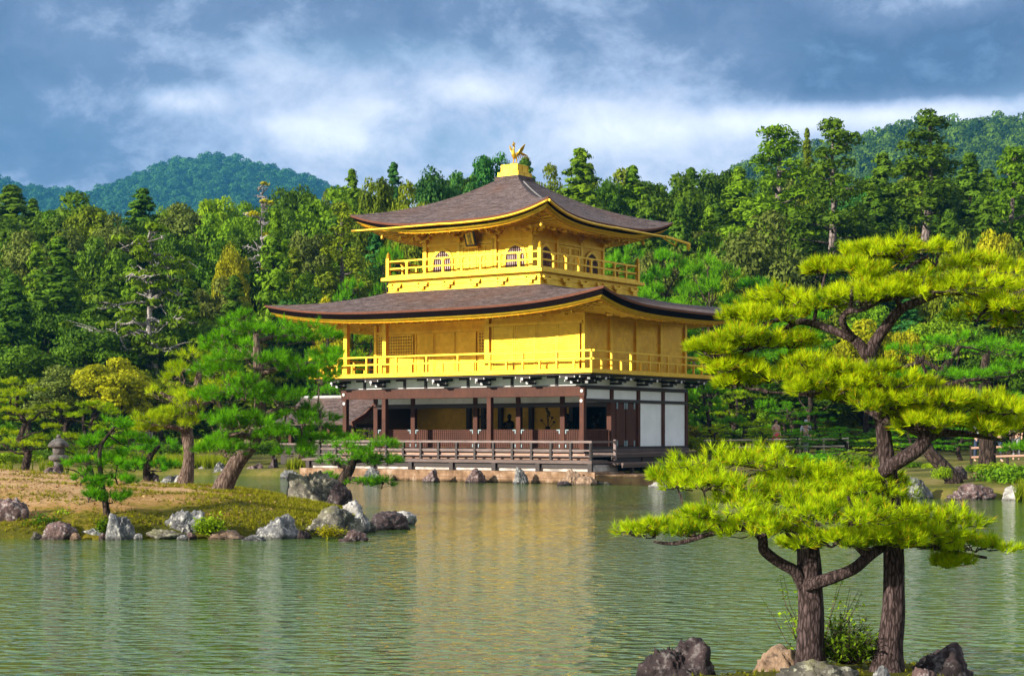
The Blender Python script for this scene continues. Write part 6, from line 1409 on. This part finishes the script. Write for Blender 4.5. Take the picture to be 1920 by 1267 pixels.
# infill of the slope, told apart by row and by what it stands between
MARKS = [(-60, 'at the left edge'), (90, 'behind the huge dark conifer'), (230, 'behind the dead tree'), (350, 'right of the dead tree'), (480, 'above the large islet pine'), (620, 'above the lower roof tip'),
         (800, 'behind the left of the upper roof'), (960, 'behind the phoenix'), (1120, 'behind the right of the upper roof'), (1270, 'near the rain spout'), (1400, 'around the grey dome tree'),
         (1540, 'around the bare trunked cedar'), (1690, 'around the broad cedar'), (1830, 'near the right edge')]
rng = np.random.default_rng(5); seen = {}
KN = {'dark': 'dark green', 'mid': 'mid green', 'olive': 'olive', 'grey': 'grey olive', 'blue': 'blue green'}
WORD = ['', 'second ', 'third ', 'fourth ', 'fifth ', 'sixth ']
for row, Y, st, tl in (('lower row', 101, 62, 560), ('middle row', 112, 58, 470), ('upper row', 126, 56, 405), ('skyline row', 148, 50, 290)):
    for px in np.arange(-100, 2060, st):
        p = px + rng.uniform(-18, 18); yy = Y + rng.uniform(-4, 4)
        if 760 < p < 1180 and row == 'lower row' or 800 < p < 1130 and row == 'middle row': continue
        sky = np.interp(p, [0, 150, 300, 480, 600, 700, 800, 870, 950, 1050, 1100, 1250, 1340, 1450, 1700, 1920], [364, 372, 380, 366, 346, 336, 320, 314, 308, 302, 300, 314, 320, 312, 306, 300])
        top = max(tl + rng.uniform(-28, 28), sky + rng.uniform(0, 24))
        kd = 'conifer' if rng.random() < (0.4 if p < 700 else 0.5) else 'broad'
        lf = rng.choice(['dark', 'mid', 'olive', 'grey', 'blue'], p=[.50, .27, .07, .09, .07])
        mk = [m for x, m in MARKS if p >= x - 60][-1]
        key = (kd, lf, row, mk); c = seen.get(key, 0); seen[key] = c + 1
        plant(kd, p, top, st * rng.uniform(2.1, 2.9) * (1.25 if kd == 'conifer' else 1), yy, lf, f"{WORD[c]}{KN[lf]} {'conifer' if kd == 'conifer' else 'round tree'} in the {row} {mk}", GF)
# the dead tree and the bare tree with a yellow top
def bare(px, py0, top, Y, label, spread, leafkey, nl, seed, foliage, thick):
    rng = np.random.default_rng(seed); x = (px - CX) / FPX * Y; z0 = gz(x, Y); s = Y / FPX; H = CZ + (HY - top) * s - z0
    o = empty('dead_tree', (x, Y, z0), 0, label, 'tree'); q = B(); tw_ = wobble((0, 0, -.5), (0, 0, H), 8, rng, .16); q.tube(tw_, [thick * r_ for r_ in (.42, .4, .37, .33, .29, .25, .2, .15, .06)], 9, 0.15); q.done('trunk', M['bark_dead'], o, smooth=True)
    cs = []; q = B()
    for k in range(nl):
        h = 0.36 + 0.62 * (k + rng.random()) / nl; a = k * 2.4 + rng.normal() * 0.3; ln = spread * (1.15 - 0.75 * h) * rng.uniform(.6, 1.2)
        e = np.array([math.cos(a) * ln, math.sin(a) * ln * .7, h * H + ln * rng.uniform(-.25, .35)]); l = wobble(np.array(tw_[int(h * 8)]) * (1 - h * 8 % 1) + np.array(tw_[min(8, int(h * 8) + 1)]) * (h * 8 % 1), e, 6, rng, 0.22); q.tube(l, [.13, .10, .08, .06, .045, .03, .012], 5)
        for t in (2, 3, 4, 5):
            for _ in range(2):
                d = rng.normal(size=3) * np.array([1, .8, .5]) * ln * 0.28; e2 = np.array(l[t]) + d; q.tube(wobble(l[t], e2, 3, rng, 0.1), [.045, .032, .02, .008], 4)
                if rng.random() < foliage: cs.append(np.concatenate([e2, [rng.uniform(.3, .6)]]))
    q.done('branches', M['bark_dead'], o)
    v, f, t = crown_clumps(rng, [tuple(c) for c in cs], 170, 0.18, .45); link('crown', arr_mesh('crown', v, f, t), LF[leafkey], o)
    return o
bare(281, 0, 432, 95, 'grey half dead tree with bare bleached limbs on the left slope', 4.2, 'mid', 24, 3, 0.62, 0.62)
bare(492, 0, 346, 118, 'leafless forked tree with a yellow tuft against the far mountain', 2.6, 'yellow', 16, 4, 0.14, 0.2)
# far hills covered with a wood that reads as one mass
def mat_hill():
    m, nt, out = material('hill_forest_floor'); geo = nd(nt, 'ShaderNodeNewGeometry'); n = noise_(nt, geo.outputs['Position'], 0.06, 5)
    pbsdf(nt, out, rampf(nt, n, [(.35, (0.012, 0.03, 0.012)), (.65, (0.03, 0.06, 0.02))]), 1, 0, 0.1); return m
M['hill'] = mat_hill()
def far_hill(name, ridge, Y0, Y1, Y2, zfoot, ntree, size, leafkey, card, seed):
    rx = np.array([r_[0] for r_ in ridge], float); ry = np.array([r_[1] for r_ in ridge], float)
    cols = np.linspace(rx[0], rx[-1], 120); tt = np.concatenate([np.linspace(0, 1, 40), np.linspace(1.05, 2, 14)]); vs = []
    def pt(px, t):
        zr = CZ + (HY - np.interp(px, rx, ry)) / FPX * Y1 - size * 1.05
        Y = Y0 + (Y1 - Y0) * t if t <= 1 else Y1 + (Y2 - Y1) * (t - 1)
        z = CZ + (zr - CZ) / Y1 * Y * t ** 0.62 if t <= 1 else zr - (zr - zfoot) * (t - 1) ** 1.5
        gul = (mnoise.noise(Vector((px * 0.012, t * 1.4, seed))) * 0.13 + mnoise.noise(Vector((px * 0.03, t * 2.5, seed))) * 0.05) * zr * max(0, math.sin(math.pi * min(t, 1)) - 0.15) if t < 1 else 0
        return ((px - CX) / FPX * Y1 * (0.35 + 0.65 * Y / Y1), Y, z + gul)
    for t in tt: vs += [pt(p, t) for p in cols]
    n = len(cols); fs = [(j * n + i, j * n + i + 1, (j + 1) * n + i + 1, (j + 1) * n + i) for j in range(len(tt) - 1) for i in range(n - 1)]
    o = link(name, arr_mesh(name, vs, fs, None, True), M['hill']); o['kind'] = 'structure'
    rng = np.random.default_rng(seed); K = 3; per = 80; tm = []
    for k in range(K):
        d = unit(rng.normal(size=(per, 3))); d[:, 2] = np.abs(d[:, 2]) * 1.0 - 0.15; tall = [0.8, 1.0, 1.5][k]
        c = d * np.array([.5, .5, .55 * tall]) * rng.uniform(.75, 1.05, (per, 1)) * (1 - 0.4 * (k == 2) * np.clip(d[:, 2:3], 0, 1)) + np.array([0, 0, .5 * tall]); v, f = cards(c, d + rng.normal(size=d.shape) * .4, card / size, rng, .6); tm.append(v)
    V, Tn = [], []
    for i in range(ntree):
        px = rng.uniform(rx[0], rx[-1]); t = 1 - (rng.random() ** 1.2) * 0.62; p = np.array(pt(px, t)); a = rng.random() * 6.28; s = size * rng.uniform(.65, 1.25); v = tm[int(rng.random() * K)]
        ca, sa = math.cos(a), math.sin(a); V.append(np.stack([v[:, 0] * ca - v[:, 1] * sa, v[:, 0] * sa + v[:, 1] * ca, v[:, 2]], 1) * s + p)
        tb = np.clip(rng.normal(.42, .28), 0, .9); Tn.append(np.clip(tb + np.repeat(rng.uniform(-.18, .18, per), 4), 0, .9))
    V = np.concatenate(V); w = link('hill_forest', arr_mesh('hill_forest', V, np.arange(len(V)).reshape(-1, 4), np.concatenate(Tn)), LF[leafkey]); w['kind'] = 'stuff'
far_hill('far_mountain', [(-250, 330), (-120, 300), (0, 328), (60, 348), (150, 356), (200, 348), (260, 320), (340, 292), (400, 287), (440, 292), (500, 307), (560, 322), (600, 336), (700, 372), (850, 420)], 1150, 2000, 2400, 12, 8000, 11, 'blue', 1.2, 41)
far_hill('far_hill', [(1180, 420), (1280, 365), (1380, 312), (1450, 290), (1530, 268), (1600, 250), (1680, 234), (1760, 226), (1850, 220), (1920, 217), (2050, 212), (2300, 240)], 480, 900, 1150, 16, 6000, 8, 'dark', 0.8, 42)
# --- path fences and visitors
M['bamboo'] = mat_wood('pale_bamboo', (0.42, 0.33, 0.22), (0.72, 0.62, 0.48), 0.5, (1.5, 14, 14))
def fence(label, px0, px1, Y0, Y1, nposts, mat, post_mat):
    a, c = P(px0, 0, Y0), P(px1, 0, Y1); a.z = c.z = 0; za, zc = gz(a.x, a.y), gz(c.x, c.y); mid = (a + c) / 2; mid.z = (za + zc) / 2
    o = empty('path_fence', mid, 0, label, 'fence')
    def rel(q_, h): p = a + (c - a) * q_; p.z = za + (zc - za) * q_ + h; return p - mid
    for h in (0.32, 0.66): q = B(); q.tube([rel(0, h), rel(.5, h), rel(1, h)], 0.045, 7); q.done('rail', M[mat], o, smooth=True)
    for k in range(nposts): q = B(); p = rel(k / (nposts - 1), 0); q.tube([p + Vector((0, .07, -.3)), p + Vector((0, .07, .74))], 0.05, 7); q.done('post', M[post_mat], o)
fence('pale two rail path fence right of the pavilion', 1285, 1590, 80, 77, 8, 'bamboo', 'bamboo')
fence('path fence with dark posts at the right edge before the visitors', 1822, 1960, 62, 60, 5, 'wood_warm', 'wood_dark')
M['skin'] = mat_plain('skin', (0.55, 0.33, 0.23), 0.6, 0, 0.05); M['hair'] = mat_plain('dark_hair', (0.02, 0.014, 0.01), 0.6)
def person(px, Y, label, top, low, hat=None, h=1.62, face=0.0, phase=0.0):
    x = (px - CX) / FPX * Y; o = empty('person', (x, Y, gz(x, Y)), face, label, 'person'); k = h / 1.7
    def skinned(name, pts, edges, mat, parent=o):
        me = bpy.data.meshes.new(name); me.from_pydata([tuple(np.array(p[:3]) * k) for p in pts], edges, []); ob = link(name, me, mat, parent)
        m = ob.modifiers.new('skin', 'SKIN'); ob.modifiers.new('smooth', 'SUBSURF').levels = 1
        for v, p in zip(me.skin_vertices[0].data, pts): v.radius = (p[3] * k, (p[4] if len(p) > 4 else p[3]) * k)
        me.skin_vertices[0].data[0].use_root = True; m.use_smooth_shade = True; return ob
    s = 0.12 * math.sin(phase)
    skinned('body', [(0, 0, .95, .15, .11), (0, 0, 1.2, .15, .1), (0, 0, 1.4, .16, .09), (0, 0, 1.5, .055), (0, -.01, 1.58, .085, .09), (0, -.01, 1.66, .08, .09),
       (.19, 0, 1.40, .055), (.24, .02 + s, 1.15, .042), (.22, -.1 + s, .92, .035), (.22, -.13 + s, .84, .03), (-.19, 0, 1.40, .055), (-.24, .02 - s, 1.15, .042), (-.22, -.1 - s, .92, .035), (-.22, -.13 - s, .84, .03),
       (.09, -s, .88, .085), (.1, -s * 1.5, .5, .06), (.1, -s * 2 + .03, .09, .042), (.1, -s * 2 - .1, .04, .04), (-.09, s, .88, .085), (-.1, s * 1.5, .5, .06), (-.1, s * 2 + .03, .09, .042), (-.1, s * 2 - .1, .04, .04)],
       [(0, 1), (1, 2), (2, 3), (3, 4), (4, 5), (2, 6), (6, 7), (7, 8), (8, 9), (2, 10), (10, 11), (11, 12), (12, 13), (0, 14), (14, 15), (15, 16), (16, 17), (0, 18), (18, 19), (19, 20), (20, 21)], M['skin'])
    skinned('shirt', [(0, 0, .98, .165, .125), (0, 0, 1.2, .165, .115), (0, 0, 1.41, .172, .105), (.2, 0, 1.40, .068), (.25, .02 + s, 1.16, .055), (-.2, 0, 1.40, .068), (-.25, .02 - s, 1.16, .055)], [(0, 1), (1, 2), (2, 3), (3, 4), (2, 5), (5, 6)], top)
    if low[0] == 'skirt': q = B(); q.lathe([(.15 * k, 1.02 * k), (.2 * k, .85 * k), (.27 * k, .5 * k), (.25 * k, .5 * k)], (0, 0, 0), 14, .8); q.done('skirt', low[1], o, smooth=True)
    else: skinned('trousers', [(0, 0, .97, .165, .12), (.09, -s, .86, .1), (.1, -s * 1.5, .5, .075), (.1, -s * 2 + .03, .1, .06), (-.09, s, .86, .1), (-.1, s * 1.5, .5, .075), (-.1, s * 2 + .03, .1, .06)], [(0, 1), (1, 2), (2, 3), (0, 4), (4, 5), (5, 6)], low[1])
    q = B(); q.lathe([(.0, 1.755 * k), (.06 * k, 1.745 * k), (.1 * k, 1.69 * k), (.098 * k, 1.6 * k), (.07 * k, 1.56 * k)], (0, .025 * k, 0), 12); q.done('hair' if not hat else 'hat', hat or M['hair'], o, smooth=True)
    q = B(); q.tube([(0, -.09 * k, 1.63 * k), (0, -.115 * k, 1.605 * k)], .012 * k, 6)
    for e in (-.032, .032): q.lathe([(0, -.008), (.009, 0), (0, .008)], (e * k, -.088 * k, 1.645 * k), 6)
    q.done('face_features', M['skin'], o); return o
M['red'] = mat_plain('red_cloth', (0.75, 0.03, 0.08), 0.7); M['pink'] = mat_plain('pale_pink_cloth', (0.6, 0.34, 0.27), 0.7); M['white_cloth'] = mat_plain('white_cloth', (0.42, 0.45, 0.5), 0.7); M['navy'] = mat_plain('navy_cloth', (0.02, 0.035, 0.08), 0.7); M['grey_cloth'] = mat_plain('grey_cloth', (0.3, 0.3, 0.34), 0.7); M['red_dark'] = mat_plain('dark_red_cloth', (0.3, 0.02, 0.02), 0.7)
person(1455, 81, 'person in a pale top and red skirt on the path behind the fence', M['pink'], ('skirt', M['red']), face=0.6)
person(1511, 81, 'person in white on the path right of the red skirt', M['white_cloth'], ('trousers', M['grey_cloth']), M['white_cloth'], 1.6, -0.4, 1.0)
person(1868, 63.5, 'person in a dark red top and navy trousers behind the dark posted fence', M['red_dark'], ('trousers', M['navy']), None, 1.65, 0.3, 1.2)
person(1905, 64, 'person in grey trousers behind the dark posted fence at the right edge', M['grey_cloth'], ('trousers', M['grey_cloth']), None, 1.6, -0.3, 0.5)
person(1836, 64.5, 'person in a white top left of the dark posted fence', M['white_cloth'], ('trousers', M['navy']), None, 1.6, 0.2, 0.8)
# low shrubs along the shores
GS = 'clipped shrubs on the shores'
for a in [(20, 874, 110, 34, 54, 'lime', 'bright low shrub on the islet under the left edge pine'), (235, 878, 90, 44, 78, 'lime', 'bright bushy shrub on the far shore behind the young islet pine'), (130, 862, 110, 46, 79, 'bush', 'tall dark bush on the far shore behind the stone lantern'),
          (375, 858, 70, 44, 79, 'lime', 'bright bush on the far shore between the two trunks'), (505, 862, 60, 50, 79, 'bush', 'dark bush on the far shore beside the porch'), (60, 852, 120, 50, 80, 'dark', 'large dark bush behind the reeds at the left')] + [(1885, 915, 130, 55, 50, 'bush', 'wide clipped bush above the white jagged stone'), (1865, 890, 80, 30, 54, 'lime', 'bright leaved shrub below the path fence posts'), (1825, 888, 40, 22, 56, 'bush', 'small dark shrub beside the upright stone'),
          (1765, 905, 40, 40, 48.2, 'lime', 'grassy bright tuft between the two right shore boulders'), (1745, 880, 40, 18, 56, 'lime', 'small lime shrub left of the leaning shore trunk'), (1700, 880, 60, 22, 60, 'bush', 'low shrub on the mossy bank behind the plain near trunk'),
          (1600, 880, 110, 36, 62, 'bush', 'low bush left of the plain near trunk on the bank'), (1520, 880, 110, 40, 64, 'pine', 'bushy green shrub below the path fence'), (1440, 870, 110, 36, 66, 'bush', 'bush below the person in red'), (1350, 862, 90, 40, 68, 'olive', 'olive shrub right of the pavilion bench'),
          (1300, 850, 50, 40, 76, 'olive', 'small olive shrub against the pavilion right corner'), (60, 872, 120, 34, 62, 'bush', 'dark bush on the shore left of the stone lantern'), (175, 872, 110, 40, 70, 'bush', 'dark bush on the far shore right of the stone lantern'),
          (320, 860, 90, 40, 80, 'bush', 'dark bush behind the reeds'), (470, 860, 80, 40, 78, 'bush', 'dark bush behind the leaning trunk on the far shore'), (590, 868, 70, 30, 80, 'olive', 'olive bush seen under the porch'), (420, 850, 80, 30, 82, 'olive', 'olive bush between the two islet trunks'),
          (1660, 850, 120, 50, 78, 'dark', 'dark bush behind the path right of the person in white'), (1560, 846, 100, 40, 84, 'dark', 'dark bush behind the person in white'), (1390, 840, 110, 50, 86, 'dark', 'dark bush behind the path fence near the pavilion')]: shrub(*a, GS)
# ---------------------------------------------------------------- haze over the whole valley
def haze():
    m, nt, out = material('valley_haze')
    v = nd(nt, 'ShaderNodeVolumePrincipled', i_Density=0.00016, i_Anisotropy=0.2); v.inputs['Color'].default_value = (0.10, 0.50, 1.0, 1)
    nt.links.new(v.outputs[0], out.inputs['Volume'])
    q = B(); q.box(-900, -80, -3, 900, 2500, 430); o = q.done('haze', m); o['kind'] = 'stuff'
haze()
